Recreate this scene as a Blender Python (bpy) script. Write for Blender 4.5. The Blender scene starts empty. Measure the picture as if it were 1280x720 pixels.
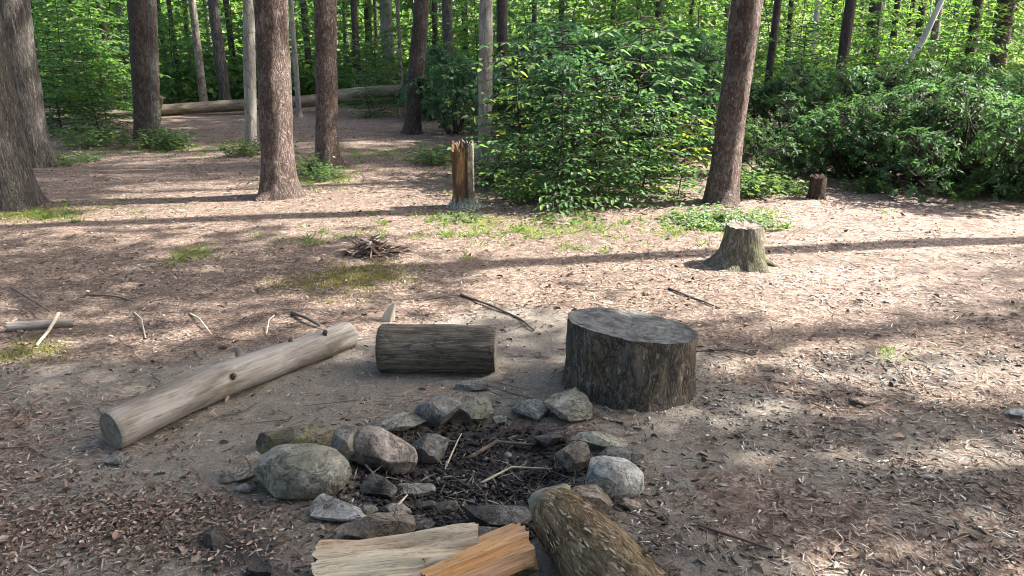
import bpy, bmesh, math, random
import numpy as np
from mathutils import Vector, Quaternion, Matrix

rng = np.random.default_rng(7)
S = bpy.context.scene
COL = S.collection
R = math.radians
F = 985.0            # focal length in photo pixels (1280 wide)
PITCH = R(18.0)
CAM = (0.0, 0.0, 1.5)
SUN_EL, SUN_AZ = R(44), math.atan2(0.16, 1.0)   # sun stands to the right, slightly behind

# ------------------------------------------------------------------ noise
def _hash(ix, iy, iz, seed):
    h = (ix * 374761393 + iy * 668265263 + iz * 2147483647 + seed * 1274126177) & 0xFFFFFFFF
    h = ((h ^ (h >> 13)) * 1274126177) & 0xFFFFFFFF
    h = ((h ^ (h >> 15)) * 2246822519) & 0xFFFFFFFF
    h = h ^ (h >> 16)
    return (h & 0xFFFFFF) / float(0xFFFFFF) * 2 - 1

def vnoise(p, seed=0):
    p = np.asarray(p, float)
    i = np.floor(p).astype(np.int64); f = p - i
    u = f * f * (3 - 2 * f)
    out = 0
    for dx in (0, 1):
        for dy in (0, 1):
            for dz in (0, 1):
                w = (u[:, 0] if dx else 1 - u[:, 0]) * (u[:, 1] if dy else 1 - u[:, 1]) * (u[:, 2] if dz else 1 - u[:, 2])
                out = out + w * _hash(i[:, 0] + dx, i[:, 1] + dy, i[:, 2] + dz, seed)
    return out

def fbm(p, seed=0, oct=4, gain=0.5):
    p = np.asarray(p, float); a, t, s = 1.0, 0, 0
    for k in range(oct):
        t = t + a * vnoise(p * (2.03 ** k), seed + 17 * k); s += a; a *= gain
    return t / s

def sstep(a, b, x):
    t = np.clip((x - a) / (b - a), 0, 1); return t * t * (3 - 2 * t)

# ------------------------------------------------------------------ ground shape
def gp(px, py):
    """point on flat ground seen at photo pixel"""
    a = (py - 360) / F
    down = math.sin(PITCH) + a * math.cos(PITCH); fwd = math.cos(PITCH) - a * math.sin(PITCH)
    t = CAM[2] / down
    return ((px - 640) / F * t, fwd * t, t)

PIT = (-0.13, 2.58)
def hgt(x, y):
    x = np.atleast_1d(np.asarray(x, float)); y = np.atleast_1d(np.asarray(y, float))
    z0 = np.zeros_like(x)
    p = np.stack([x, y, z0], 1)
    h = 0.022 * fbm(p / 1.5, 3, 3) + 0.007 * fbm(p / 0.22, 5, 3)
    d = np.hypot((x - PIT[0]) / 0.46, (y - PIT[1]) / 0.46)
    h = h * (0.5 + 0.5 * sstep(0.8, 2.0, d)) - 0.055 * (1 - sstep(0.45, 1.0, d))
    h = h + 0.02 * np.clip(y - 19, 0, None) + 0.12 * sstep(9, 16, y) * fbm(p / 5.0, 9, 2)
    return h
def H(x, y): return float(hgt(x, y)[0])

# ------------------------------------------------------------------ materials
class NT:
    def __init__(s, name):
        s.m = bpy.data.materials.new(name); s.m.use_nodes = True
        s.t = s.m.node_tree; s.t.nodes.clear()
        s.out = s.n('ShaderNodeOutputMaterial')
    def n(s, typ, **kw):
        nd = s.t.nodes.new(typ)
        for k, v in kw.items():
            if k in nd.inputs: nd.inputs[k].default_value = v
            else: setattr(nd, k, v)
        return nd
    def l(s, a, b): s.t.links.new(a, b)
    def ramp(s, fac, stops):
        r = s.n('ShaderNodeValToRGB'); e = r.color_ramp.elements
        while len(e) < len(stops): e.new(0.5)
        for k, (p, c) in enumerate(stops):
            e[k].position = p
            e[k].color = (c, c, c, 1) if isinstance(c, (int, float)) else (*c, 1)
        s.l(fac, r.inputs[0]); return r.outputs[0]
    def mix(s, fac, a, b, mode='MIX'):
        m = s.n('ShaderNodeMix'); m.data_type = 'RGBA'; m.blend_type = mode
        for sock, v in ((m.inputs[0], fac), (m.inputs[6], a), (m.inputs[7], b)):
            if hasattr(v, 'links'): s.l(v, sock)
            elif isinstance(v, (int, float)): sock.default_value = v
            else: sock.default_value = (*v, 1)
        return m.outputs[2]
    def math(s, op, a, b=0.0):
        m = s.n('ShaderNodeMath'); m.operation = op
        for sock, v in ((m.inputs[0], a), (m.inputs[1], b)):
            if hasattr(v, 'links'): s.l(v, sock)
            else: sock.default_value = v
        return m.outputs[0]
    def noise(s, vec, scale, detail=4, rough=0.55, dist=0.0):
        q = s.n('ShaderNodeTexNoise', Scale=scale, Detail=detail, Roughness=rough, Distortion=dist)
        if vec is not None: s.l(vec, q.inputs['Vector'])
        return q.outputs['Fac']
    def mapping(s, src, scale):
        tc = s.n('ShaderNodeTexCoord'); mp = s.n('ShaderNodeMapping')
        mp.inputs['Scale'].default_value = scale
        s.l(tc.outputs[src], mp.inputs['Vector']); return mp.outputs[0]
    def finish(s, col, rough=0.8, bump=None, bstr=0.5, bdist=0.01, spec=0.3):
        p = s.n('ShaderNodeBsdfPrincipled')
        s.l(col, p.inputs['Base Color'])
        if hasattr(rough, 'links'): s.l(rough, p.inputs['Roughness'])
        else: p.inputs['Roughness'].default_value = rough
        p.inputs['Specular IOR Level'].default_value = spec
        if bump is not None:
            b = s.n('ShaderNodeBump', Strength=bstr, Distance=bdist)
            s.l(bump, b.inputs['Height']); s.l(b.outputs[0], p.inputs['Normal'])
        s.l(p.outputs[0], s.out.inputs[0]); return s.m

def bark_mat(name, crack, plate, plate2, scale=26, stretch=0.28, lichen=None, lich_amt=0.6, bd=0.012, cw=0.16):
    t = NT(name)
    v = t.mapping('Object', (1, 1, stretch))
    w = t.n('ShaderNodeVectorMath'); w.operation = 'ADD'
    nz = t.n('ShaderNodeTexNoise', Scale=scale * 0.6, Detail=3); t.l(v, nz.inputs['Vector'])
    sc = t.n('ShaderNodeVectorMath'); sc.operation = 'SCALE'; sc.inputs['Scale'].default_value = 0.07
    t.l(nz.outputs['Color'], sc.inputs[0]); t.l(v, w.inputs[0]); t.l(sc.outputs[0], w.inputs[1])
    vo = t.n('ShaderNodeTexVoronoi', Scale=scale); vo.feature = 'DISTANCE_TO_EDGE'; t.l(w.outputs[0], vo.inputs['Vector'])
    vc = t.n('ShaderNodeTexVoronoi', Scale=scale); t.l(w.outputs[0], vc.inputs['Vector'])
    edge = t.ramp(vo.outputs['Distance'], [(0, 0.0), (cw, 1.0)])
    sep = t.n('ShaderNodeSeparateColor'); t.l(vc.outputs['Color'], sep.inputs[0])
    fine = t.noise(v, scale * 5, 5, 0.65)
    big = t.noise(t.mapping('Object', (1, 1, 0.6)), 3.0, 4)
    f1 = t.math('ADD', t.math('MULTIPLY', sep.outputs[0], 0.6), t.math('MULTIPLY', fine, 0.4))
    col = t.mix(f1, plate, plate2)
    col = t.mix(t.ramp(big, [(0.4, 0.0), (0.65, 0.5)]), col, tuple(0.6 * c for c in plate))
    if lichen:
        lf = t.ramp(t.noise(t.mapping('Object', (1, 1, 0.5)), 7.0, 6, 0.7), [(0.52, 0.0), (0.62, lich_amt)])
        col = t.mix(lf, col, lichen)
    ce = t.math('MULTIPLY', edge, t.ramp(fine, [(0.3, 0.35), (0.5, 1.0)]))
    col = t.mix(ce, crack, col)
    hgt_ = t.math('ADD', t.math('MULTIPLY', edge, 0.8), t.math('MULTIPLY', fine, 0.5))
    return t.finish(col, 0.9, hgt_, 0.8, bd, 0.2)

def rough_bark(name, ca, cb, cc, moss=None, scale=22, stretch=0.3, bd=0.014, moss_amt=0.6, pale=None):
    """noise-only weathered bark: no regular plates"""
    t = NT(name)
    v = t.mapping('Object', (1, 1, stretch)); v1 = t.mapping('Object', (1, 1, 0.7))
    a = t.noise(v, scale, 7, 0.68, 0.8); b = t.noise(v, scale * 3.3, 6, 0.7, 0.4); c = t.noise(v1, 5.5, 5, 0.62)
    ridge = t.math('ABSOLUTE', t.math('SUBTRACT', a, 0.5))
    col = t.mix(t.ramp(b, [(0.34, 0.0), (0.66, 1.0)]), ca, cb)
    col = t.mix(t.ramp(c, [(0.42, 0.0), (0.62, 0.8)]), col, cc)
    if pale: col = t.mix(t.ramp(t.noise(v, scale * 2.1, 5, 0.7), [(0.55, 0.0), (0.64, 0.85)]), col, pale)
    if moss: col = t.mix(t.ramp(t.noise(v1, 7.5, 6, 0.7), [(0.48, 0.0), (0.6, moss_amt)]), col, moss)
    col = t.mix(t.ramp(ridge, [(0.0, 0.85), (0.05, 0.0)]), col, tuple(0.22 * x for x in ca))
    col = t.mix(t.ramp(b, [(0.3, 0.75), (0.42, 0.0)]), col, tuple(0.3 * x for x in ca))
    hh = t.math('ADD', t.ramp(ridge, [(0.0, 0.0), (0.12, 1.0)]), t.math('MULTIPLY', b, 1.1))
    return t.finish(col, 0.9, hh, 0.9, bd, 0.2)

def wood_mat(name, ca, cb, cc, scale=30, stretch=0.06, crack=0.5, bd=0.006, soft=(0.42, 0.58)):
    """weathered bare wood, grain along local Z"""
    t = NT(name)
    v = t.mapping('Object', (1, 1, stretch)); v2 = t.mapping('Object', (1, 1, 0.35))
    g = t.noise(v, scale, 6, 0.65, 0.4)
    g2 = t.noise(v, scale * 4, 4, 0.6)
    b = t.noise(v2, 6, 5, 0.6)
    col = t.mix(t.ramp(g, [(0.3, 0.0), (0.7, 1.0)]), ca, cb)
    col = t.mix(t.ramp(b, [soft[0], (0.0)] if False else [(soft[0], 0.0), (soft[1], 0.85)]), col, cc)
    dark = t.ramp(g2, [(0.32, 0.8 * crack), (0.44, 0.0)])
    ck = t.math('ABSOLUTE', t.math('SUBTRACT', t.noise(v, scale * 0.8, 4, 0.55, 0.3), 0.5))
    col = t.mix(t.ramp(ck, [(0.003, 0.5 * crack), (0.010, 0.0)]), col, tuple(0.18 * c for c in ca))
    col = t.mix(dark, col, tuple(0.25 * c for c in ca))
    return t.finish(col, 0.85, t.math('ADD', g, t.math('MULTIPLY', g2, 0.5)), 0.6, bd, 0.25)

def cut_mat(name, ca, cb, dark, cx=0.0, cy=0.0, rings=70, stain=0.5):
    t = NT(name)
    tc = t.n('ShaderNodeTexCoord'); sp = t.n('ShaderNodeSeparateXYZ'); t.l(tc.outputs['Object'], sp.inputs[0])
    x = t.math('ADD', sp.outputs[0], cx); y = t.math('ADD', sp.outputs[1], cy)
    r = t.math('SQRT', t.math('ADD', t.math('MULTIPLY', x, x), t.math('MULTIPLY', y, y)))
    wob = t.noise(tc.outputs['Object'], 9, 3)
    ring = t.math('SINE', t.math('ADD', t.math('MULTIPLY', r, rings * 2.2), t.math('MULTIPLY', wob, 9.0)))
    ang = t.math('ARCTAN2', y, x)
    cmb = t.n('ShaderNodeCombineXYZ'); t.l(t.math('MULTIPLY', ang, 2.6), cmb.inputs[0]); t.l(t.math('MULTIPLY', r, 2.5), cmb.inputs[1])
    rad = t.noise(cmb.outputs[0], 3.5, 4, 0.6)
    cr = t.ramp(rad, [(0.33, 1.0), (0.39, 0.0)])
    nz = t.noise(tc.outputs['Object'], 14, 6, 0.65)
    col = t.mix(t.ramp(ring, [(0.2, 0.0), (0.8, 0.8)]), ca, cb)
    col = t.mix(t.ramp(nz, [(0.45, 0.0), (0.6, stain)]), col, dark)
    col = t.mix(t.math('MULTIPLY', cr, 0.95), col, tuple(0.2 * c for c in dark))
    fine = t.noise(tc.outputs['Object'], 120, 4, 0.6)
    col = t.mix(t.ramp(fine, [(0.35, 0.35), (0.6, 0.0)]), col, dark)
    hh = t.math('SUBTRACT', t.math('MULTIPLY', fine, 0.6), cr)
    return t.finish(col, 0.85, hh, 0.7, 0.008, 0.25)

def rock_mat(name, ca, cb, spot, soot=0.0, lichen=None, veins=0.0):
    t = NT(name)
    tc = t.n('ShaderNodeTexCoord'); oi = t.n('ShaderNodeObjectInfo')
    ad = t.n('ShaderNodeVectorMath'); ad.operation = 'ADD'
    t.l(tc.outputs['Object'], ad.inputs[0]); t.l(t.math('MULTIPLY', oi.outputs['Random'], 13.0), ad.inputs[1]); v = ad.outputs[0]
    a = t.noise(v, 11, 6, 0.62, 0.5); f = t.noise(v, 90, 5, 0.7); m = t.noise(v, 32, 5, 0.6)
    col = t.mix(t.ramp(a, [(0.35, 0.0), (0.65, 1.0)]), ca, cb)
    col = t.mix(t.ramp(f, [(0.5, 0.0), (0.6, 0.85)]), col, spot)
    col = t.mix(t.ramp(f, [(0.36, 0.7), (0.46, 0.0)]), col, tuple(0.45 * c for c in ca))
    vn = t.math('ABSOLUTE', t.math('SUBTRACT', t.noise(v, 8, 5, 0.6, 1.2), 0.5))
    col = t.mix(t.ramp(vn, [(0.003, 0.45), (0.011, 0.0)]), col, tuple(0.25 * c for c in ca))
    col = t.mix(t.ramp(m, [(0.3, 0.45), (0.5, 0.0)]), col, tuple(0.4 * c for c in ca))
    if lichen:
        col = t.mix(t.ramp(t.noise(v, 8, 6, 0.7), [(0.46, 0.0), (0.6, 0.8)]), col, lichen)
    col = t.mix(t.ramp(t.noise(v, 18, 6, 0.7), [(0.44, 0.0), (0.62, 0.6)]), col, (0.105, 0.088, 0.072))
    soot = max(soot, 0.35)
    if soot:
        col = t.mix(t.ramp(t.noise(v, 7, 5, 0.6), [(0.42, 0.0), (0.6, soot)]), col, (0.02, 0.02, 0.022))
    hh = t.math('ADD', t.math('ADD', t.math('MULTIPLY', f, 0.35), t.math('MULTIPLY', m, 0.65)), t.math('MULTIPLY', t.ramp(vn, [(0.0, 0.0), (0.02, 1.0)]), 0.4))
    return t.finish(col, 0.85, hh, 0.95, 0.016, 0.25)

def leaf_mat(name, ca, cb, cy, trans=0.45, tcol=1.9, rough=0.45, spec=0.35, rvar=0.35, tc=(1.25, 1.15, 0.55)):
    t = NT(name)
    at = t.n('ShaderNodeAttribute'); at.attribute_name = 'tint'
    sp = t.n('ShaderNodeSeparateColor'); t.l(at.outputs['Color'], sp.inputs[0])
    oi = t.n('ShaderNodeObjectInfo')
    col = t.mix(sp.outputs[0], ca, cb)
    col = t.mix(t.ramp(sp.outputs[1], [(0.72, 0.0), (0.95, 0.8)]), col, cy)
    hs = t.n('ShaderNodeHueSaturation')
    t.l(t.math('ADD', t.math('MULTIPLY', oi.outputs['Random'], rvar), 1.0 - rvar / 2), hs.inputs['Value'])
    t.l(t.math('ADD', t.math('MULTIPLY', oi.outputs['Random'], 0.03), 0.485), hs.inputs['Hue'])
    t.l(col, hs.inputs['Color']); col = hs.outputs[0]
    p = t.n('ShaderNodeBsdfPrincipled'); t.l(col, p.inputs['Base Color'])
    p.inputs['Roughness'].default_value = rough; p.inputs['Specular IOR Level'].default_value = spec
    tr = t.n('ShaderNodeBsdfTranslucent')
    tcx = t.mix(1.0, col, tuple(c * tcol for c in tc), 'MULTIPLY'); t.l(tcx, tr.inputs['Color'])
    mx = t.n('ShaderNodeMixShader'); mx.inputs[0].default_value = trans
    t.l(p.outputs[0], mx.inputs[1]); t.l(tr.outputs[0], mx.inputs[2]); t.l(mx.outputs[0], t.out.inputs[0])
    return t.m

def tint_mat(name, ramp_stops, rough=0.85, attr_mode=0, bump=True, trans=0.0):
    t = NT(name)
    at = t.n('ShaderNodeAttribute'); at.attribute_name = 'tint'
    sp = t.n('ShaderNodeSeparateColor'); t.l(at.outputs['Color'], sp.inputs[0])
    col = t.ramp(sp.outputs[0], ramp_stops)
    tc = t.n('ShaderNodeTexCoord')
    f = t.noise(tc.outputs['Object'], 160, 3)
    col = t.mix(t.ramp(f, [(0.35, 0.35), (0.55, 0.0)]), col, (0.04, 0.03, 0.025))
    return t.finish(col, rough, f, 0.4, 0.004, 0.2)

M = {}
M['pine'] = rough_bark('pine_bark', (0.17, 0.115, 0.096), (0.33, 0.25, 0.22), (0.10, 0.066, 0.055), (0.31, 0.285, 0.24), 21, 0.42, 0.035, 0.3, (0.44, 0.365, 0.33))
M['oakbark'] = rough_bark('furrowed_grey_bark', (0.08, 0.07, 0.064), (0.15, 0.134, 0.125), (0.10, 0.088, 0.08), (0.20, 0.205, 0.17), 26, 0.16, 0.018, 0.35, (0.26, 0.24, 0.225))
M['smooth'] = bark_mat('smooth_grey_bark', (0.10, 0.09, 0.08), (0.20, 0.18, 0.16), (0.29, 0.27, 0.24), 18, 0.2, (0.33, 0.35, 0.30), 0.5, 0.003, 0.06)
M['darkbark'] = rough_bark('dark_brown_bark', (0.07, 0.055, 0.048), (0.125, 0.10, 0.088), (0.055, 0.043, 0.037), (0.17, 0.17, 0.14), 30, 0.22, 0.012, 0.3)
M['lichenbark'] = rough_bark('lichen_crusted_bark', (0.16, 0.13, 0.105), (0.27, 0.235, 0.19), (0.11, 0.085, 0.07), (0.38, 0.39, 0.32), 26, 0.35, 0.01, 0.8)
M['barklog'] = rough_bark('flaky_mossy_bark', (0.30, 0.205, 0.11), (0.46, 0.35, 0.22), (0.17, 0.112, 0.058), (0.20, 0.17, 0.05), 24, 0.22, 0.03, 0.25, (0.60, 0.51, 0.39))
M['blockbark'] = rough_bark('weathered_block_bark', (0.115, 0.105, 0.092), (0.21, 0.192, 0.168), (0.07, 0.062, 0.055), (0.26, 0.20, 0.12), 22, 0.4, 0.024, 0.4, (0.36, 0.335, 0.29))
M['stumpbark'] = rough_bark('mossy_stump_wood', (0.19, 0.165, 0.125), (0.30, 0.27, 0.215), (0.12, 0.095, 0.075), (0.165, 0.20, 0.07), 26, 0.14, 0.016, 0.6, (0.38, 0.34, 0.28))
M['stick'] = bark_mat('stick_bark', (0.04, 0.03, 0.025), (0.16, 0.125, 0.10), (0.3, 0.25, 0.21), 60, 0.2, None, 0, 0.003, 0.1)
M['palelog'] = wood_mat('bare_weathered_wood', (0.175, 0.152, 0.13), (0.33, 0.305, 0.275), (0.085, 0.068, 0.05), 26, 0.07, 0.7, 0.012, (0.46, 0.60))
M['fallenwood'] = wood_mat('pale_fallen_wood', (0.18, 0.145, 0.105), (0.31, 0.26, 0.195), (0.105, 0.085, 0.06), 16, 0.1, 0.9, 0.02)
M['greylog'] = rough_bark('old_grey_wood', (0.125, 0.108, 0.088), (0.215, 0.19, 0.16), (0.085, 0.07, 0.052), (0.14, 0.118, 0.09), 26, 0.14, 0.010, 0.4, (0.27, 0.245, 0.21))
M['palestick'] = wood_mat('bleached_stick_wood', (0.42, 0.36, 0.28), (0.5, 0.45, 0.38), (0.34, 0.29, 0.23), 40, 0.08, 0.3, 0.002)
M['darkstick'] = wood_mat('dark_stick_wood', (0.10, 0.08, 0.065), (0.17, 0.14, 0.12), (0.07, 0.055, 0.045), 40, 0.08, 0.5, 0.002)
M['deadwhite'] = wood_mat('barkless_white_wood', (0.48, 0.47, 0.43), (0.56, 0.55, 0.52), (0.36, 0.35, 0.31), 20, 0.1, 0.3, 0.002)
M['splitpale'] = wood_mat('weathered_split_wood', (0.50, 0.42, 0.29), (0.66, 0.60, 0.46), (0.47, 0.33, 0.235), 46, 0.07, 0.95, 0.02)
M['splitorange'] = wood_mat('fresh_split_wood', (0.46, 0.225, 0.085), (0.60, 0.38, 0.19), (0.42, 0.27, 0.18), 46, 0.07, 0.9, 0.018)
M['rotwood'] = wood_mat('orange_rotten_wood', (0.27, 0.135, 0.05), (0.40, 0.255, 0.12), (0.06, 0.036, 0.024), 34, 0.12, 1.0, 0.02, (0.36, 0.48))
M['rotbrown'] = rough_bark('red_brown_rot', (0.07, 0.047, 0.036), (0.12, 0.085, 0.065), (0.05, 0.032, 0.025), None, 30, 0.3)
M['cut_grey'] = cut_mat('grey_cut_end', (0.19, 0.165, 0.14), (0.13, 0.11, 0.09), (0.08, 0.068, 0.055))
M['cut_dark'] = cut_mat('dark_cut_end', (0.11, 0.095, 0.08), (0.07, 0.06, 0.05), (0.03, 0.026, 0.022))
M['cut_block'] = cut_mat('blue_grey_block_top', (0.135, 0.138, 0.135), (0.08, 0.082, 0.082), (0.035, 0.035, 0.035), 0.06, -0.03, 75, 0.85)
M['knot'] = cut_mat('dark_knot_wood', (0.10, 0.08, 0.06), (0.05, 0.04, 0.03), (0.02, 0.016, 0.012))
M['char'] = rock_mat('charred_wood', (0.012, 0.012, 0.014), (0.03, 0.031, 0.036), (0.06, 0.062, 0.07))
M['rk_green'] = rock_mat('green_grey_stone', (0.205, 0.20, 0.165), (0.29, 0.28, 0.235), (0.36, 0.345, 0.30), 0.0, (0.185, 0.195, 0.13))
M['rk_pink'] = rock_mat('pinkish_stone', (0.285, 0.24, 0.205), (0.36, 0.32, 0.28), (0.43, 0.40, 0.36), 0.6)
M['rk_purple'] = rock_mat('dark_grey_stone', (0.14, 0.13, 0.122), (0.22, 0.205, 0.19), (0.30, 0.285, 0.265), 0.6)
M['rk_slate'] = rock_mat('slate_grey_stone', (0.17, 0.168, 0.15), (0.255, 0.25, 0.225), (0.34, 0.335, 0.305), 0.55)
M['rk_pale'] = rock_mat('pale_grey_stone', (0.36, 0.365, 0.34), (0.46, 0.46, 0.43), (0.52, 0.52, 0.50), 0.25)
M['rk_palegreen'] = rock_mat('pale_green_stone', (0.25, 0.245, 0.19), (0.33, 0.32, 0.255), (0.39, 0.37, 0.31), 0.3)
M['rk_brown'] = rock_mat('brown_stone', (0.19, 0.155, 0.122), (0.28, 0.24, 0.195), (0.34, 0.305, 0.26), 0.5)
M['rk_lilac'] = rock_mat('light_grey_stone', (0.28, 0.27, 0.255), (0.38, 0.37, 0.35), (0.46, 0.45, 0.43), 0.3)
M['rk_dark'] = rock_mat('sooty_stone', (0.09, 0.087, 0.085), (0.15, 0.145, 0.14), (0.22, 0.21, 0.2), 0.8)
M['rk_moss'] = rock_mat('yellow_mossed_stone', (0.10, 0.092, 0.08), (0.20, 0.165, 0.13), (0.28, 0.25, 0.2), 0.7, (0.27, 0.24, 0.07))

M['laurel'] = leaf_mat('laurel_leaf', (0.04, 0.095, 0.05), (0.07, 0.14, 0.07), (0.13, 0.19, 0.06), 0.4, 1.8, 0.5, 0.25, tc=(1.05, 1.15, 0.7))
M['sapleaf'] = leaf_mat('broad_leaf', (0.048, 0.115, 0.036), (0.08, 0.165, 0.048), (0.17, 0.235, 0.05), 0.45, 1.9, 0.5, 0.3)
M['bankleaf'] = leaf_mat('dark_bank_leaf', (0.042, 0.095, 0.042), (0.07, 0.138, 0.058), (0.13, 0.185, 0.055), 0.38, 1.8, 0.52, 0.22, tc=(1.05, 1.15, 0.7))
M['bushleaf'] = leaf_mat('bush_leaf', (0.046, 0.112, 0.046), (0.08, 0.165, 0.062), (0.155, 0.215, 0.06), 0.45, 1.9, 0.5, 0.28, tc=(1.12, 1.15, 0.6))
M['farleaf'] = leaf_mat('far_leaf', (0.046, 0.108, 0.036), (0.09, 0.175, 0.05), (0.18, 0.24, 0.055), 0.45, 1.9, 0.5, 0.3)
M['crown'] = leaf_mat('crown_leaf', (0.04, 0.09, 0.025), (0.06, 0.12, 0.03), (0.09, 0.14, 0.03), 0.35, 1.6, 0.5, 0.3)
M['herb'] = leaf_mat('herb_leaf', (0.055, 0.10, 0.045), (0.09, 0.145, 0.06), (0.15, 0.19, 0.06), 0.4, 1.6, 0.5, 0.3)
M['silver'] = leaf_mat('silvery_herb_leaf', (0.10, 0.16, 0.10), (0.15, 0.215, 0.13), (0.2, 0.25, 0.1), 0.4, 1.5, 0.55, 0.3)
M['yellowleaf'] = leaf_mat('yellow_green_leaf', (0.10, 0.165, 0.03), (0.15, 0.205, 0.04), (0.26, 0.26, 0.05), 0.5, 1.7, 0.5, 0.3)
M['grass'] = leaf_mat('grass_blade', (0.06, 0.14, 0.025), (0.11, 0.2, 0.04), (0.2, 0.22, 0.06), 0.45, 1.8, 0.55, 0.3)
M['moss'] = leaf_mat('moss_blade', (0.09, 0.115, 0.025), (0.16, 0.17, 0.035), (0.24, 0.2, 0.06), 0.3, 1.5, 0.7, 0.2)
M['litter'] = tint_mat('dead_leaf', [(0.0, (0.05, 0.037, 0.03)), (0.35, (0.145, 0.102, 0.082)), (0.7, (0.27, 0.195, 0.155)), (0.9, (0.37, 0.295, 0.24)), (1.0, (0.50, 0.44, 0.38))])
M['needle'] = tint_mat('pine_needle', [(0.0, (0.07, 0.048, 0.036)), (0.4, (0.205, 0.145, 0.11)), (0.75, (0.35, 0.268, 0.215)), (1.0, (0.56, 0.49, 0.445))])
M['chips'] = tint_mat('wood_chip', [(0.0, (0.03, 0.025, 0.022)), (0.4, (0.11, 0.092, 0.08)), (0.66, (0.26, 0.235, 0.21)), (0.88, (0.45, 0.425, 0.39)), (1.0, (0.64, 0.62, 0.58))])
M['coal'] = tint_mat('charcoal', [(0.0, (0.007, 0.007, 0.008)), (0.8, (0.022, 0.022, 0.025)), (0.96, (0.06, 0.06, 0.062)), (1.0, (0.25, 0.245, 0.24))])

def ground_mat():
    t = NT('forest_floor')
    tc = t.n('ShaderNodeTexCoord'); v = tc.outputs['Object']
    at = t.n('ShaderNodeAttribute'); at.attribute_name = 'mask'
    sp = t.n('ShaderNodeSeparateColor'); t.l(at.outputs['Color'], sp.inputs[0])
    n1 = t.noise(v, 2.2, 5, 0.6); n2 = t.noise(v, 14, 6, 0.65); n3 = t.noise(v, 75, 5, 0.7); n4 = t.noise(v, 240, 3, 0.6)
    vo = t.n('ShaderNodeTexVoronoi', Scale=85.0, Randomness=1.0); t.l(v, vo.inputs['Vector'])
    vs = t.n('ShaderNodeSeparateColor'); t.l(vo.outputs['Color'], vs.inputs[0])
    lit = t.ramp(t.math('ADD', t.math('MULTIPLY', n3, 0.55), t.math('MULTIPLY', vs.outputs[0], 0.42)),
                 [(0.2, (0.05, 0.037, 0.032)), (0.42, (0.145, 0.107, 0.084)), (0.6, (0.25, 0.19, 0.152)), (0.8, (0.42, 0.345, 0.285))])
    lit = t.mix(t.math('MULTIPLY', at.outputs['Alpha'], 0.22), lit, t.mix(n3, (0.30, 0.25, 0.225), (0.50, 0.44, 0.41)))
    lit = t.mix(t.ramp(n2, [(0.36, 0.85), (0.54, 0.0)]), lit, (0.085, 0.062, 0.052))
    lit = t.mix(t.ramp(n1, [(0.38, 0.55), (0.5, 0.0)]), lit, (0.12, 0.09, 0.074))
    dirt = t.ramp(t.math('ADD', t.math('MULTIPLY', n3, 0.6), t.math('MULTIPLY', n4, 0.4)),
                  [(0.32, (0.08, 0.073, 0.062)), (0.5, (0.205, 0.186, 0.158)), (0.7, (0.33, 0.305, 0.265))])
    dirt = t.mix(t.ramp(n2, [(0.4, 0.45), (0.6, 0.0)]), dirt, (0.13, 0.115, 0.10))
    char = t.ramp(n3, [(0.3, (0.014, 0.014, 0.016)), (0.55, (0.045, 0.045, 0.05)), (0.75, (0.12, 0.118, 0.12))])
    moss = t.ramp(n3, [(0.3, (0.04, 0.05, 0.012)), (0.55, (0.115, 0.135, 0.03)), (0.75, (0.20, 0.20, 0.06))])
    def edge(ch, a=0.35, b=0.6, amp=0.5):
        return t.ramp(t.math('ADD', sp.outputs[ch], t.math('MULTIPLY', t.math('SUBTRACT', n2, 0.5), amp * 2)), [(a, 0.0), (b, 1.0)])
    col = t.mix(t.math('MULTIPLY', edge(0), 0.92), lit, dirt)
    col = t.mix(t.math('MULTIPLY', edge(2), 0.8), col, moss)
    col = t.mix(t.math('MULTIPLY', edge(1, 0.3, 0.7), 0.93), col, char)
    hh = t.math('ADD', t.math('MULTIPLY', n3, 0.7), t.math('ADD', t.math('MULTIPLY', n2, 0.8), t.math('MULTIPLY', n4, 0.25)))
    return t.finish(col, 0.95, hh, 0.75, 0.022, 0.15)
M['ground'] = ground_mat()

# ------------------------------------------------------------------ object helpers
def raw_mesh(name, V, faces, mat, tint=None, smooth=False, attr='tint'):
    V = np.asarray(V, np.float32)
    me = bpy.data.meshes.new(name)
    if isinstance(faces, np.ndarray):
        nf, k = faces.shape
        me.vertices.add(len(V)); me.vertices.foreach_set('co', V.ravel())
        me.loops.add(nf * k); me.loops.foreach_set('vertex_index', faces.astype(np.int32).ravel())
        me.polygons.add(nf); me.polygons.foreach_set('loop_start', np.arange(0, nf * k, k, dtype=np.int32))
        me.update(calc_edges=True)
    else:
        me.from_pydata([tuple(map(float, v)) for v in V], [], faces)
    if mat is not None: me.materials.append(mat)
    if tint is not None:
        a = me.color_attributes.new(attr, 'FLOAT_COLOR', 'POINT')
        a.data.foreach_set('color', np.asarray(tint, np.float32).ravel())
    if smooth: me.polygons.foreach_set('use_smooth', np.ones(len(me.polygons), bool))
    me.validate(); me.update()
    return me

def link(name, me, parent=None, loc=(0, 0, 0)):
    o = bpy.data.objects.new(name, me); COL.objects.link(o)
    o.location = loc
    if parent is not None: o.parent = parent
    return o

def tag(o, label, cat, group=None):
    o['label'] = label; o['category'] = cat
    if group: o['group'] = group
    return o
def stuff(o, label, cat): o['kind'] = 'stuff'; return tag(o, label, cat)

def copy_tree(o, parent=None):
    c = o.copy(); COL.objects.link(c)
    if parent is not None: c.parent = parent
    for ch in list(o.children): copy_tree(ch, c)
    return c

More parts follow.
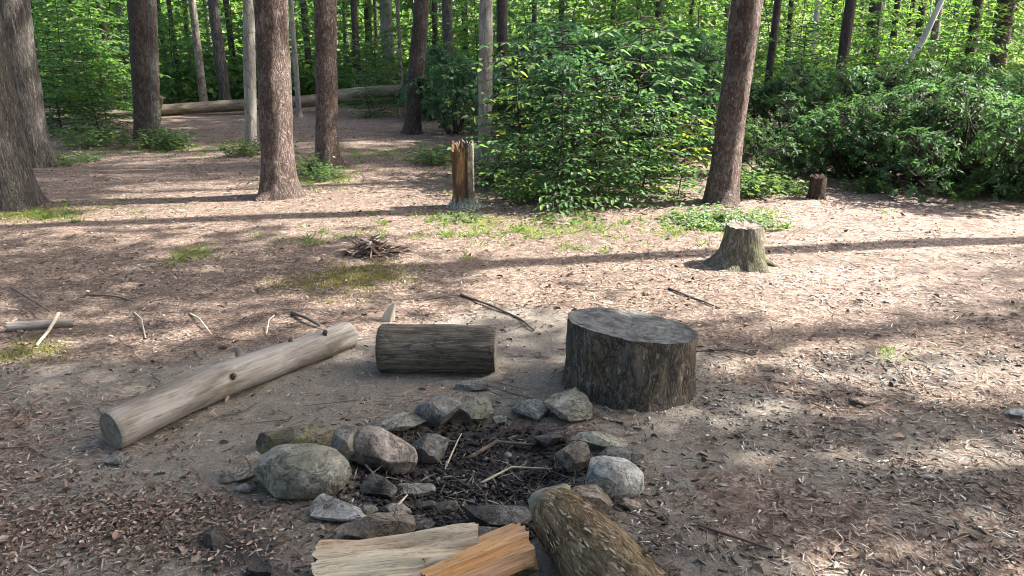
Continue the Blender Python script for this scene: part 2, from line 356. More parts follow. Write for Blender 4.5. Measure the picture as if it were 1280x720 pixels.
def tube_arr(path, rad, seg):
    """rings around a polyline; returns verts, quads (no caps)"""
    P = np.asarray(path, float); n = len(P)
    T = np.gradient(P, axis=0); T /= np.linalg.norm(T, axis=1)[:, None] + 1e-9
    up = np.array([0, 0, 1.0]) if abs(T[0, 2]) < 0.9 else np.array([1.0, 0, 0])
    A = np.cross(T, up); A /= np.linalg.norm(A, axis=1)[:, None] + 1e-9
    B = np.cross(T, A)
    th = np.linspace(0, 2 * np.pi, seg, endpoint=False)
    rad = np.broadcast_to(np.asarray(rad, float), (n,))
    V = P[:, None, :] + rad[:, None, None] * (np.cos(th)[None, :, None] * A[:, None, :] + np.sin(th)[None, :, None] * B[:, None, :])
    i = np.arange(n - 1)[:, None] * seg; j = np.arange(seg)[None, :]; j2 = (j + 1) % seg
    Q = np.stack([i + j, i + j2, i + seg + j2, i + seg + j], -1).reshape(-1, 4)
    return V.reshape(-1, 3), Q

class Tubes:
    def __init__(s): s.V, s.Q, s.n = [], [], 0
    def add(s, path, rad, seg=5):
        v, q = tube_arr(path, rad, seg); s.V.append(v); s.Q.append(q + s.n); s.n += len(v)
    def mesh(s, name, mat): return raw_mesh(name, np.concatenate(s.V), np.concatenate(s.Q), mat, smooth=True)

def unit(v): return v / (np.linalg.norm(v, axis=-1, keepdims=True) + 1e-9)

def leaf_mesh(name, C, D, N, L, W, mat, fold=0.25, droop=0.15, tint=None, r=rng):
    """C base points, D leaf axis, N leaf normal, L length, W half width: six-vertex folded leaves"""
    n = len(C); D = unit(D); N = unit(N - (N * D).sum(1, keepdims=True) * D); X = np.cross(D, N)
    L = np.broadcast_to(L, (n,))[:, None]; W = np.broadcast_to(W, (n,))[:, None]
    dr = np.array([0, 0, -1.0])[None] * L * droop
    pts = [C,
           C + D * L * 0.32 + X * W * 0.9 + N * W * fold, C + D * L * 0.68 + X * W * 0.85 + N * W * fold + dr * 0.4,
           C + D * L + dr,
           C + D * L * 0.68 - X * W * 0.85 + N * W * fold + dr * 0.4, C + D * L * 0.32 - X * W * 0.9 + N * W * fold]
    V = np.stack(pts, 1).reshape(-1, 3)
    b = (np.arange(n) * 6)[:, None]
    Q = np.stack([b + np.array([[0, 1, 2, 3]]), b + np.array([[0, 3, 4, 5]])], 1).reshape(-1, 4)
    if tint is None: tint = r.random((n, 3))
    T = np.ones((n, 6, 4)); T[:, :, :3] = tint[:, None, :]
    return raw_mesh(name, V, Q, mat, T.reshape(-1, 4))

# ------------------------------------------------------------------ the ground
def build_ground():
    def axis(neg, pos, n, k):
        u = np.linspace(-1, 1, n); a = np.sinh(u * k) / math.sinh(k)
        return np.where(a < 0, a * neg, a * pos)
    xs = axis(260, 260, 421, 8.2)
    ys = np.concatenate([np.linspace(-60, 0.6, 24)[:-1], np.linspace(0.6, 4.6, 180)[:-1], 4.6 + (np.exp(np.linspace(0, 1, 230) * 5.2) - 1) / (math.exp(5.2) - 1) * 300])
    X, Y = np.meshgrid(xs, ys)
    x, y = X.ravel(), Y.ravel()
    z = hgt(x, y)
    p = np.stack([x, y, 0 * x], 1)
    # fine real lumps near the camera
    z = z + 0.006 * fbm(p / 0.09, 21, 3) * np.exp(-np.clip(y - 4, 0, None) / 4)
    d = np.hypot(x - PIT[0], (y - PIT[1]) * 1.05)
    nz = fbm(p / 0.8, 31, 4)
    def blob(px, py, rx, ry, s=1.0):
        gx, gy, _ = gp(px, py)
        return s * np.exp(-(((x - gx) / rx) ** 2 + ((y - gy) / ry) ** 2))
    bare = 0.95 * np.exp(-((d - 0.95) / 0.75) ** 2) * (0.45 + 0.9 * sstep(-0.5, 0.4, nz))
    bare = np.maximum(bare, np.maximum(blob(280, 520, 0.75, 0.6, 1.1), blob(900, 510, 0.45, 0.3, 0.9)))
    bare = np.maximum(bare, np.maximum(blob(150, 600, 0.5, 0.35, 0.95), blob(1180, 560, 0.6, 0.45, 0.75)))
    bare = np.maximum(bare, np.maximum(blob(90, 480, 0.8, 0.3, 0.9), np.maximum(blob(1080, 600, 1.0, 0.6, 0.62), blob(1150, 460, 1.2, 0.5, 0.55)))) * (1 - 0.85 * blob(190, 635, 0.22, 0.12)) * (1 - 0.6 * blob(980, 640, 0.5, 0.35))
    dc = np.hypot((x - PIT[0] + 0.03) / 1.05, y - PIT[1] + 0.12)
    char = 1.15 * (1 - sstep(0.24, 0.56, dc + 0.12 * nz))
    char = np.maximum(char, np.maximum(blob(300, 690, 0.17, 0.14, 0.75), blob(850, 690, 0.3, 0.2, 0.42)))
    moss = np.zeros_like(x)
    for b in ((430, 350, 0.28, 0.24, 0.58), (470, 338, 0.2, 0.2, 0.55), (20, 268, 0.6, 0.35, 0.9), (60, 262, 0.5, 0.3, 0.8), (240, 318, 0.2, 0.4, 0.8), (590, 276, 0.5, 0.4, 0.7), (700, 288, 0.8, 0.4, 0.65),
              (410, 225, 0.5, 0.7, 0.7), (30, 440, 0.25, 0.2, 0.6), (870, 272, 0.6, 0.4, 0.75), (200, 185, 1.5, 0.8, 0.7), (450, 190, 1.5, 1.2, 0.6), (380, 300, .5, .3, .6), (90, 190, 1.2, .8, .6)):
        moss = np.maximum(moss, blob(*b))
    moss = moss * (0.75 + 0.4 * nz)
    far = sstep(13, 20, y)
    moss = np.maximum(moss, far * 0.5)
    pale = sstep(0.6, 2.6, x - 0.15 * (y - 5) + 0.5 * nz) * sstep(3.6, 4.6, y) * (1 - sstep(8, 10, y))
    mask = np.stack([bare, char, moss, pale], 1)
    ny, nx = X.shape
    i = (np.arange(ny - 1)[:, None] * nx + np.arange(nx - 1)[None, :])
    Q = np.stack([i, i + 1, i + nx + 1, i + nx], -1).reshape(-1, 4)
    me = raw_mesh('ground', np.stack([x, y, z], 1), Q, M['ground'], np.clip(mask, 0, 1), True, 'mask')
    o = link('ground', me); o['kind'] = 'structure'
    o['label'] = 'brown forest floor of litter, bare dirt and ash'; o['category'] = 'ground'
build_ground()

# ------------------------------------------------------------------ trees
def trunk_mesh(seed, r, Ht, lean=(0, 0), flare=0.55, seg=28, fine=False, bend=0.25, top=0.35, lobes=5, disp=0.085, mat=None, zmin=-0.15):
    q = np.random.default_rng(seed)
    if fine:
        z = np.concatenate([np.linspace(zmin, 3.4, 170), np.linspace(3.5, Ht, 26)])
    else:
        z = np.concatenate([np.linspace(zmin, 1.0, 22), np.linspace(1.15, 5, 26), np.linspace(5.5, Ht, 16)])
    th = np.linspace(0, 2 * np.pi, seg, endpoint=False)
    Z, T = np.meshgrid(z, th, indexing='ij')
    zc = np.clip(Z, 0, None)
    rad = r * (1 - (1 - top) * np.clip(zc / Ht, 0, 1))
    fl = flare * np.exp(-zc / (r * 1.5)) * 0.6
    root = 0
    for k in range(lobes):
        a0 = q.random() * 2 * np.pi; w = q.uniform(0.25, 0.45); s = q.uniform(0.5, 1.3)
        da = np.angle(np.exp(1j * (T - a0)))
        root = root + s * np.exp(-(da / w) ** 2)
    fl = fl + flare * root * np.exp(-zc / (r * 0.55)) * 1.25
    p = np.stack([np.cos(T) * r * 14, np.sin(T) * r * 14, Z * 3.2], -1).reshape(-1, 3)
    n = fbm(p, seed, 3).reshape(Z.shape); n2 = fbm(p * [0.22, 0.22, 0.35], seed + 5, 2).reshape(Z.shape)
    rad = rad * (1 + fl + disp * n + 0.09 * n2)
    ph = q.random(2) * 6.28
    ox = lean[0] * Z + bend * 0.1 * (np.sin(Z * 0.5 + ph[0]) - math.sin(ph[0])); oy = lean[1] * Z + bend * 0.1 * (np.sin(Z * 0.45 + ph[1]) - math.sin(ph[1]))
    V = np.stack([ox + rad * np.cos(T), oy + rad * np.sin(T), Z], -1).reshape(-1, 3)
    nz = len(z); i = np.arange(nz - 1)[:, None] * seg; j = np.arange(seg)[None, :]; j2 = (j + 1) % seg
    Q = np.stack([i + j, i + j2, i + seg + j2, i + seg + j], -1).reshape(-1, 4)
    topc = (float(ox[-1, 0]), float(oy[-1, 0]))
    return raw_mesh('trunk', V, Q, mat, smooth=True), topc

def crown_meshes(seed, Rr, Hh, nclus, per, size):
    q = np.random.default_rng(seed)
    tb = Tubes(); C, D, N = [], [], []
    for k in range(nclus):
        u = unit(q.normal(size=3)[None])[0]; rr = q.random() ** 0.45
        c = np.array([u[0] * Rr * rr, u[1] * Rr * rr, Hh * 0.5 + u[2] * Hh * 0.5 * rr])
        c[:2] *= 1.0 - 0.45 * c[2] / Hh
        if k % 2 == 0:
            s = np.array([0, 0, max(0.0, c[2] - 0.35 * np.hypot(c[0], c[1]))])
            tb.add([s, s * 0.45 + c * 0.55 + [0, 0, 0.1], c], [0.05, 0.03, 0.012], 4)
        m = per
        off = q.normal(size=(m, 3)) * [0.33, 0.33, 0.13]
        C.append(c + off); D.append(unit(off + q.normal(size=(m, 3)) * 0.15)); N.append(np.array([0, 0, 1.0]) + q.normal(size=(m, 3)) * 0.45)
    C, D, N = map(np.concatenate, (C, D, N))
    lm = leaf_mesh('crown', C, D, N, size * q.uniform(0.7, 1.3, len(C)), size * 0.27, M['crown'], r=q)
    return lm, tb.mesh('limbs', M['darkbark'])
CROWNS = [crown_meshes(100 + k, 2.3, 4.6, 110, 30, 0.24) for k in range(3)]
THIN = [crown_meshes(130 + k, 1.9, 5.0, 60, 24, 0.22) for k in range(2)]

def tree(name, label, X, Y, r, Ht=15, mat='pine', lean=(0, 0), group=None, crown=0, thin=True, fine=False, csc=1.0, cz=None, **kw):
    z = H(X, Y)
    root = link(name, None, None, (X, Y, z)); tag(root, label, 'tree', group)
    sd = int(abs(X * 971 + Y * 337)) % 9999 + 1
    me, tc = trunk_mesh(sd, r, Ht, lean, seg=64 if fine else 24, fine=fine, mat=M[mat], **kw)
    link('trunk', me, root)
    lib = THIN if thin else CROWNS
    lm, bm_ = lib[(crown + sd) % len(lib)]
    cz = Ht * 0.72 if cz is None else cz
    f = cz / Ht
    for nm, m in (('crown', lm), ('branches', bm_)):
        c = link(nm, m, root, (tc[0] * f, tc[1] * f, cz)); c.rotation_euler.z = (sd % 63) / 10; c.scale = (csc,) * 3
    return root

def at_row(px, row): g = gp(px, row); return g[0], g[1]
def at_far(px, Y, row=60):
    a = (row - 360) / F; return (px - 640) / F * Y / (math.cos(PITCH) - a * math.sin(PITCH)), Y

def T(label, px, row, wpx, mat, **kw):
    x, y = at_row(px, row); t = gp(px, row)[2]
    return tree(kw.pop('name', 'pine_tree'), label, x, y, wpx * t / F / 2, mat=mat, **kw)

G_TR = 'tall trunks at the edge of the clearing'
T('thick grey furrowed trunk at the picture edge, nearer of two leaning side by side', 9, 258, 64, 'oakbark', name='oak_tree', fine=True, group=G_TR, lean=(0.02, 0.0), flare=0.3, Ht=17)
T('thick greyish trunk just behind the nearest big trunk by the clearing edge', 42, 207, 42, 'oakbark', name='oak_tree', fine=True, group=G_TR, lean=(0.03, 0.0), flare=0.3, Ht=17)
T('dark trunk standing before the fallen trunk, with a pale lichen strip beside it', 182, 172, 26, 'darkbark', lean=(0.10, 0.0), group=G_TR, fine=True, Ht=15, flare=0.3)
T('thin lichen-pale trunk grown tight against the dark trunk before the fallen trunk', 196, 176, 11, 'lichenbark', name='birch_tree', group=G_TR, Ht=13, flare=0.5, lean=(0.10, 0.0))
T('slim smooth pale grey trunk in front of the fallen trunk, beside the nearest pine', 314, 186, 15, 'smooth', name='beech_tree', lean=(0.085, 0.0), group=G_TR, Ht=14, flare=0.25)
T('scaly reddish pine trunk nearest the long pale log, root running out at its foot', 349, 246, 40, 'pine', fine=True, lean=(0.065, 0.0), group=G_TR, Ht=16, flare=0.42, lobes=4)
T('scaly pine trunk with a mossy root, second pine behind the one nearest the long log', 409, 208, 27, 'pine', fine=True, lean=(0.055, 0.0), group=G_TR, Ht=16, flare=0.4)
T('dark leaning trunk at the broken raised end of the fallen trunk', 515, 168, 20, 'darkbark', name='oak_tree', fine=True, group=G_TR, Ht=15, flare=0.3, lean=(0.11, 0))
T('thin trunk with one bright sunlit side, right behind the orange broken stump', 606, 200, 17, 'smooth', name='maple_tree', fine=True, lean=(0.03, 0.0), group=G_TR, Ht=14, flare=0.3)
T('leaning reddish pine trunk standing alone behind the mossy sawn stump', 901, 252, 37, 'pine', fine=True, group=G_TR, Ht=16, flare=0.35, lean=(0.035, 0.0))

# deeper trunks: (px at eye level, distance, width px, bark, label)
G_BG = 'slender trunks deeper in the woods'
BG = [
 (134, 20, 9, 'darkbark', 'slender dark trunk deep behind the layered saplings near the picture edge'),
 (152, 26, 8, 'smooth', 'faint grey trunk far behind, just beside the dark trunk before the fallen trunk'),
 (219, 24, 6, 'darkbark', 'very thin dark stem behind the fallen trunk, first past the lichen strip'),
 (247, 19, 10, 'lichenbark', 'thin dark trunk with a pale sunlit edge behind the fallen trunk'),
 (275, 20, 14, 'oakbark', 'sturdy grey trunk behind the fallen trunk beside the slim pale grey trunk'),
 (291, 25, 8, 'darkbark', 'thin dark trunk tight beside the sturdy grey trunk behind the fallen trunk'),
 (367, 17, 7, 'smooth', 'thin grey stem close behind the nearest scaly pine trunk'),
 (385, 23, 9, 'darkbark', 'dark slender trunk seen between the two scaly pines'),
 (445, 22, 9, 'darkbark', 'dark slender trunk rising behind the broken half of the fallen trunk'),
 (460, 27, 10, 'oakbark', 'second slender trunk behind the broken half of the fallen trunk'),
 (485, 24, 17, 'smooth', 'broad pale grey trunk far behind the raised end of the fallen trunk'),
 (500, 20, 5, 'lichenbark', 'pale rod-thin stem beside the broad grey trunk far behind'),
 (543, 23, 8, 'darkbark', 'thin dark trunk between the leaning dark trunk and the bright-sided one'),
 (561, 19, 15, 'oakbark', 'mid grey trunk rising out of laurels beyond the leaning dark trunk'),
 (628, 15, 15, 'darkbark', 'dark trunk rising behind laurels right next to the bright-sided thin trunk'),
 (700, 25, 8, 'darkbark', 'thin dark trunk top above the middle of the laurel thicket'),
 (820, 24, 9, 'darkbark', 'dark trunk top above the laurels near the leaning pine'),
 (963, 14, 10, 'darkbark', 'thin dark trunk first past the leaning reddish pine'),
 (987, 20, 7, 'darkbark', 'thinner dark trunk second past the leaning reddish pine'),
 (1017, 22, 7, 'deadwhite', 'pale thin trunk shining in sun among dark trunks past the leaning pine'),
 (1054, 16, 14, 'darkbark', 'dark knotty trunk rising above the small rotten stump'),
 (1091, 22, 20, 'oakbark', 'widest grey trunk far behind the dark laurel bank'),
 (1116, 25, 8, 'darkbark', 'thin dark trunk crossing behind the lower leaning white trunk'),
 (1146, 24, 10, 'darkbark', 'dark trunk just behind the middle of the leaning white trunk'),
 (1168, 20, 11, 'lichenbark', 'mottled pale trunk past the top of the leaning white trunk'),
 (1215, 18, 14, 'darkbark', 'thick dark trunk well past the leaning white trunk, nearer of a pair'),
 (1238, 23, 10, 'oakbark', 'grey trunk behind the thick dark trunk past the leaning white trunk'),
 (1262, 28, 8, 'darkbark', 'last thin dark trunk before the picture edge above the laurel bank'),
 (30, 24, 9, 'darkbark', 'thin dark trunk far behind the gap beside the two big grey trunks'),
 (420, 30, 7, 'smooth', 'faint grey stem far off beside the second scaly pine'),
 (98, 21, 6, 'darkbark', 'thin dark stem among the layered saplings beside the second big grey trunk'),
 (205, 27, 7, 'oakbark', 'faint stem far behind, touching the lichen strip trunk'),
 (234, 28, 6, 'darkbark', 'very thin far stem between the lichen strip trunk and pale-edged thin trunk'),
 (262, 29, 6, 'smooth', 'very thin far stem just before the sturdy grey trunk'),
 (332, 27, 7, 'darkbark', 'far dark stem peeping between slim pale grey trunk and the nearest pine'),
 (400, 27, 6, 'darkbark', 'far dark stem half hidden by the second scaly pine'),
 (432, 29, 7, 'oakbark', 'far grey stem just past the second scaly pine'),
 (472, 30, 6, 'darkbark', 'thin far stem tight beside the broad pale grey trunk far behind'),
 (530, 29, 7, 'oakbark', 'far stem just past the leaning dark trunk'),
 (583, 26, 7, 'darkbark', 'far dark stem between mid grey trunk and bright-sided trunk'),
 (668, 28, 7, 'oakbark', 'far stem above the front corner of the thicket'),
 (762, 28, 7, 'darkbark', 'far dark stem above the rear middle of the thicket'),
 (862, 28, 7, 'darkbark', 'far dark stem above the thicket close to the leaning pine'),
 (944, 26, 7, 'oakbark', 'far grey stem tight past the leaning pine'),
 (1036, 27, 7, 'darkbark', 'far dark stem between pale sunlit thin trunk and dark knotty trunk'),
 (1072, 28, 7, 'smooth', 'far pale stem between dark knotty trunk and widest far grey trunk'),
 (1131, 29, 7, 'darkbark', 'far dark stem crossing low behind the leaning white trunk'),
 (1190, 28, 8, 'oakbark', 'far grey stem midway between mottled pale trunk and thick dark trunk'),
 (905, 27, 8, 'smooth', 'faint grey stem far behind the leaning reddish pine'),
]
for ib, (px, Y, w, mt, lb) in enumerate(BG):
    Y = 9 + (Y - 9) * 0.72
    x, y = at_far(px, Y)
    nm = 'dead_tree' if mt == 'deadwhite' else {'darkbark': 'oak_tree', 'smooth': 'beech_tree', 'oakbark': 'oak_tree', 'lichenbark': 'birch_tree'}[mt]
    tree(nm, lb, x, y, w * Y * 0.951 / F / 2, Ht=13, mat=mt, group=G_BG, flare=0.3, lean=((px * 7 % 11 - 5) * 0.004, 0), cz=7.5 + ib % 3, thin=ib % 3 == 0)

# trees outside the frame; right ones throw shade and trunk shadows into the clearing
G_SH = 'trees standing to the side of the clearing'
for x, y, r, ht, cz, cs, thin in (
    (6.3, 6.17, 0.13, 17, 6.9, 0.9, True), (5.3, 1.4, 0.16, 13, 7.0, 1.0, False), (7.5, 3.3, 0.17, 14, 7.2, 0.95, False),
    (8.9, 3.95, 0.18, 14, 7.4, 0.8, False), (7.6, -1.0, 0.17, 14, 7.0, 1.15, False), (11.0, -0.6, 0.17, 14, 7.5, 1.2, False),
    (15.8, 4.0, 0.18, 15, 8.0, 1.0, False), (15.0, 6.0, 0.18, 15, 8.6, 0.75, True), (4.4, -1.8, 0.16, 13, 7.0, 1.1, False), (7.2, 9.4, 0.10, 16, 11.0, 0.65, False),
    
    (9.5, 11.5, 0.14, 16, 10, 1.0, True), (8.6, 14.5, 0.14, 15, 9, 1.0, True), (13, 17, 0.15, 16, 9, 1.0, True), (12.5, 12.0, 0.15, 16, 10, 1.0, True), (16, 14, 0.15, 16, 9, 1.2, False),
    (-8, -3.5, 0.15, 9, 2.6, 1.4, False), (-4.5, -5, 0.15, 9, 2.8, 1.4, False), (-1, -5.5, 0.15, 9, 2.6, 1.4, False), (2.5, -5, 0.15, 9, 2.8, 1.4, False), (6, -5.5, 0.15, 9, 2.6, 1.4, False), (9.5, -4.5, 0.15, 9, 2.8, 1.4, False),  # unseen row added behind the camera to block low sky light
    (-8.5, 0.5, 0.15, 9, 2.6, 1.3, False), (-9, 4, 0.15, 9, 3, 1.3, False), (-9.5, 8, 0.15, 10, 3, 1.3, False), (-3, -3, 0.15, 13, 7, 1.2, False), (1.5, -3.2, 0.15, 13, 7.5, 1.2, False)):  # added out of view at the left and overhead, also to cut sky fill
    tree('pine_tree', 'unseen tall pine standing out past the edge of the clearing', x, y, r, Ht=ht, mat='pine', group=G_SH, cz=cz, csc=cs, thin=thin, flare=0.3)

# leaning dead white trunk
def leaner():
    x0, y0 = at_far(1120, 15, 102); x1, y1 = at_far(1182, 15, -10)
    a = np.array([x0 - 0.62, 15.0, H(x0, 15) - 0.05]); b = np.array([x0, 15.0, 1.05])
    zt = lambda row: 1.5 - 15 * (math.sin(PITCH) + (row - 360) / F * math.cos(PITCH)) / (math.cos(PITCH) - (row - 360) / F * math.sin(PITCH))
    b[2] = zt(102); c = np.array([x1, 15.0, zt(-10)]); d = c + (c - b) * 1.6
    k = b + (c - b) * 0.5 + [0.05, 0, -0.06]
    root = link('leaning_dead_tree', None, None, tuple(a)); tag(root, 'bare white dead trunk leaning across dark trunks above the laurel bank', 'dead tree')
    m = Tubes(); m.add(np.array([a, (a + b) / 2 + [0.03, 0, 0], b, k, c, d]) - a, [0.065, 0.06, 0.055, 0.055, 0.045, 0.015], 10)
    link('trunk', m.mesh('trunk', M['deadwhite']), root)
    m = Tubes(); m.add(np.array([k, k + [0.12, 0.1, 0.35], k + [0.16, 0.2, 0.7]]) - a, [0.022, 0.015, 0.006], 6)
    link('branch_stub', m.mesh('branch_stub', M['deadwhite']), root)
leaner()

# ------------------------------------------------------------------ logs
def log(name, label, cat, A, B, r0, r1, mat, seed, seg=40, nz=70, disp=0.05, bend=0.0, cut='cut_grey', lump=0.06, group=None, oval=1.0, endjag=0.0, cuts=(True, True), taper_end=0.0, roll=0.0, fine=6.0, cup=0.006):
    A = np.array(A, float); B = np.array(B, float); L = np.linalg.norm(B - A)
    z = np.linspace(0, L, nz); th = np.linspace(0, 2 * np.pi, seg, endpoint=False)
    Z, T_ = np.meshgrid(z, th, indexing='ij'); t = Z / L
    rad = r0 + (r1 - r0) * t
    p = np.stack([np.cos(T_) * r0 * 11, np.sin(T_) * r0 * 11, Z * fine * 0.55], -1).reshape(-1, 3)
    n1 = fbm(p * 2.2, seed, 3).reshape(Z.shape); n2 = fbm(p * [0.35, 0.35, 0.5], seed + 3, 2).reshape(Z.shape)
    rad = rad * (1 + disp * n1 + lump * n2)
    if taper_end: rad = rad * (1 - taper_end * np.clip(1 - t / 0.22, 0, 1) ** 2)
    bx = bend * np.sin(t * np.pi) ; by = bend * 0.6 * np.sin(t * np.pi * 1.7)
    zz = Z + endjag * (np.where(t < 0.02, 1, 0) - np.where(t > 0.98, 1, 0)) * fbm(np.stack([np.cos(T_) * 3, np.sin(T_) * 3, t], -1).reshape(-1, 3), seed + 9, 2).reshape(Z.shape)
    # slightly rounded arris
    edge = np.clip(np.minimum(Z, L - Z) / (0.12 * r0), 0, 1); rad = rad * (0.93 + 0.07 * np.sqrt(edge))
    V = np.stack([bx + rad * np.cos(T_), by + rad * oval * np.sin(T_), zz], -1)
    i = np.arange(nz - 1)[:, None] * seg; j = np.arange(seg)[None, :]; j2 = (j + 1) % seg
    Q = np.stack([i + j, i + j2, i + seg + j2, i + seg + j], -1).reshape(-1, 4)
    o = link(name, raw_mesh(name, V.reshape(-1, 3), Q, M[mat] if isinstance(mat, str) else mat, smooth=True), None, tuple(A))
    q = Vector(B - A).to_track_quat('Z', 'Y') @ Quaternion((0, 0, 1), roll)
    o.rotation_mode = 'QUATERNION'; o.rotation_quaternion = q
    tag(o, label, cat, group)
    for e, on in ((0, cuts[0]), (nz - 1, cuts[1])):
        if not on: continue
        ring = V[e]; c = ring.mean(0); sg = 1 if e == 0 else -1
        rings = [ring] + [c + (ring - c) * f + [0, 0, sg * cup * (1 - f)] for f in (0.8, 0.55, 0.3, 0.1)]
        W = np.concatenate(rings)
        W[seg:, 2] += 0.003 * fbm(W[seg:] * 40, seed, 2)
        F_ = []
        for k in range(len(rings) - 1):
            for s in range(seg):
                s2 = (s + 1) % seg; f = [k * seg + s, k * seg + s2, (k + 1) * seg + s2, (k + 1) * seg + s]
                F_.append(f[::-1] if e == 0 else f)
        last = list(range((len(rings) - 1) * seg, len(rings) * seg)); F_.append(last[::-1] if e == 0 else last)
        link('cut_face', raw_mesh('cut_face', W, F_, M[cut]), o)
    o['_r'] = r0
    return o, L, q

def knot(parent, z, ang, r, R0, mat='knot', name='knot', length=0.02, tilt=0.0):
    """a knot or broken branch stub standing out of the log side"""
    q = np.random.default_rng(int(z * 1000) + 5)
    d = np.array([math.cos(ang), math.sin(ang), tilt]); d /= np.linalg.norm(d)
    p0 = np.array([math.cos(ang) * (R0 - 0.03), math.sin(ang) * (R0 - 0.03), z])
    pts = [p0, p0 + d * (0.03 + length * 0.35), p0 + d * (0.03 + length * 0.8), p0 + d * (0.03 + length), p0 + d * (0.026 + length)]
    v, f = tube_arr(pts, [r * 1.35, r * 1.1, r, r * 0.8, r * 0.05], 12)
    v = v + 0.12 * r * np.stack([fbm(v * 60, 3, 2), fbm(v * 60, 8, 2), fbm(v * 60, 13, 2)], 1)
    return link(name, raw_mesh(name, v, f, M[mat], smooth=True), parent)

# long pale log
x0, y0, _ = gp(134, 566); x1, y1, _ = gp(437, 436)
A = (x0, y0 + 0.045, H(x0, y0) + 0.068); B = (x1 - 0.01, y1 + 0.05, H(x1, y1) + 0.066)
o, L, q = log('long_log', 'long pale barkless log with a sawn end lying beside the stone ring', 'log', A, B, 0.077, 0.069, 'palelog', 11, seg=56, nz=130, disp=0.04, lump=0.10, bend=0.022)
inv = q.inverted()
def ang_of(v): w = inv @ Vector(v); return math.atan2(w.y, w.x)
knot(o, L * 0.30, ang_of((-0.45, 0.2, 0.9)), 0.010, 0.072, length=0.004)
knot(o, L * 0.42, ang_of((0.6, -0.3, 0.6)), 0.012, 0.070, length=0.006)
knot(o, L * 0.50, ang_of((-0.5, 0.3, 0.75)), 0.016, 0.072, 'darkstick', 'branch_stub', 0.055, 0.35)
knot(o, L * 0.72, ang_of((-0.3, 0.1, 0.95)), 0.009, 0.071, length=0.006)
knot(o, L * 0.06, ang_of((-0.6, 0.2, 0.7)), 0.011, 0.074, length=0.004)
knot(o, L * 0.86, ang_of((0.35, -0.1, 0.9)), 0.010, 0.070, length=0.006)

# short dark log
x0, y0, _ = gp(471, 474); x1, y1, _ = gp(619, 474)
o, L, q = log('short_log', 'short thick dark grey log lying crosswise behind the stone ring', 'log', (x0, y0 + 0.125, H(x0, y0) + 0.1), (x1, y0 + 0.105, H(x1, y0) + 0.095), 0.116, 0.108, 'greylog', 23, seg=56, nz=70, disp=0.045, lump=0.08, cut='cut_dark')
inv = q.inverted()
knot(o, L * 0.97, ang_of((0, -1, 0.3)), 0.014, 0.104, length=0.006)

# small log at the picture edge
x0, y0, _ = gp(12, 414); x1, y1, _ = gp(92, 409)
log('broken_branch', 'short pale broken branch with dark end lying in litter under thin sticks', 'branch', (x0, y0, H(x0, y0) + 0.022), (x1, y1, H(x1, y1) + 0.02), 0.028, 0.02, 'palelog', 31, seg=18, nz=30, disp=0.08, cut='cut_dark', endjag=0.02)

# fallen trunk far back
a = at_row(95, 158); 
def zpt(px, row, Y):
    x, _ = at_far(px, Y, row); al = (row - 360) / F
    return (x, Y, 1.5 - Y * (math.sin(PITCH) + al * math.cos(PITCH)) / (math.cos(PITCH) - al * math.sin(PITCH)))
A = zpt(100, 149, 14.4); B = zpt(425, 121, 15.6)
o, L, q = log('fallen_trunk', 'long pale fallen trunk lying across the woods behind the pines', 'fallen tree', A, B, 0.095, 0.11, 'fallenwood', 41, seg=28, nz=90, disp=0.05, lump=0.1, bend=0.05, cut='cut_grey', endjag=0.05)
inv = q.inverted()
knot(o, L * 0.3, ang_of((0, -0.4, 1)), 0.03, 0.15, 'fallenwood', 'branch_stub', 0.16, 0.4)
A = zpt(418, 121, 15.5); B = zpt(506, 112, 14.8)
log('fallen_trunk', 'darker raised broken end of a fallen trunk, hanging before the leaning dark trunk', 'fallen tree', A, B, 0.125, 0.11, 'fallenwood', 43, seg=28, nz=50, disp=0.08, lump=0.12, cut='cut_dark', endjag=0.08)

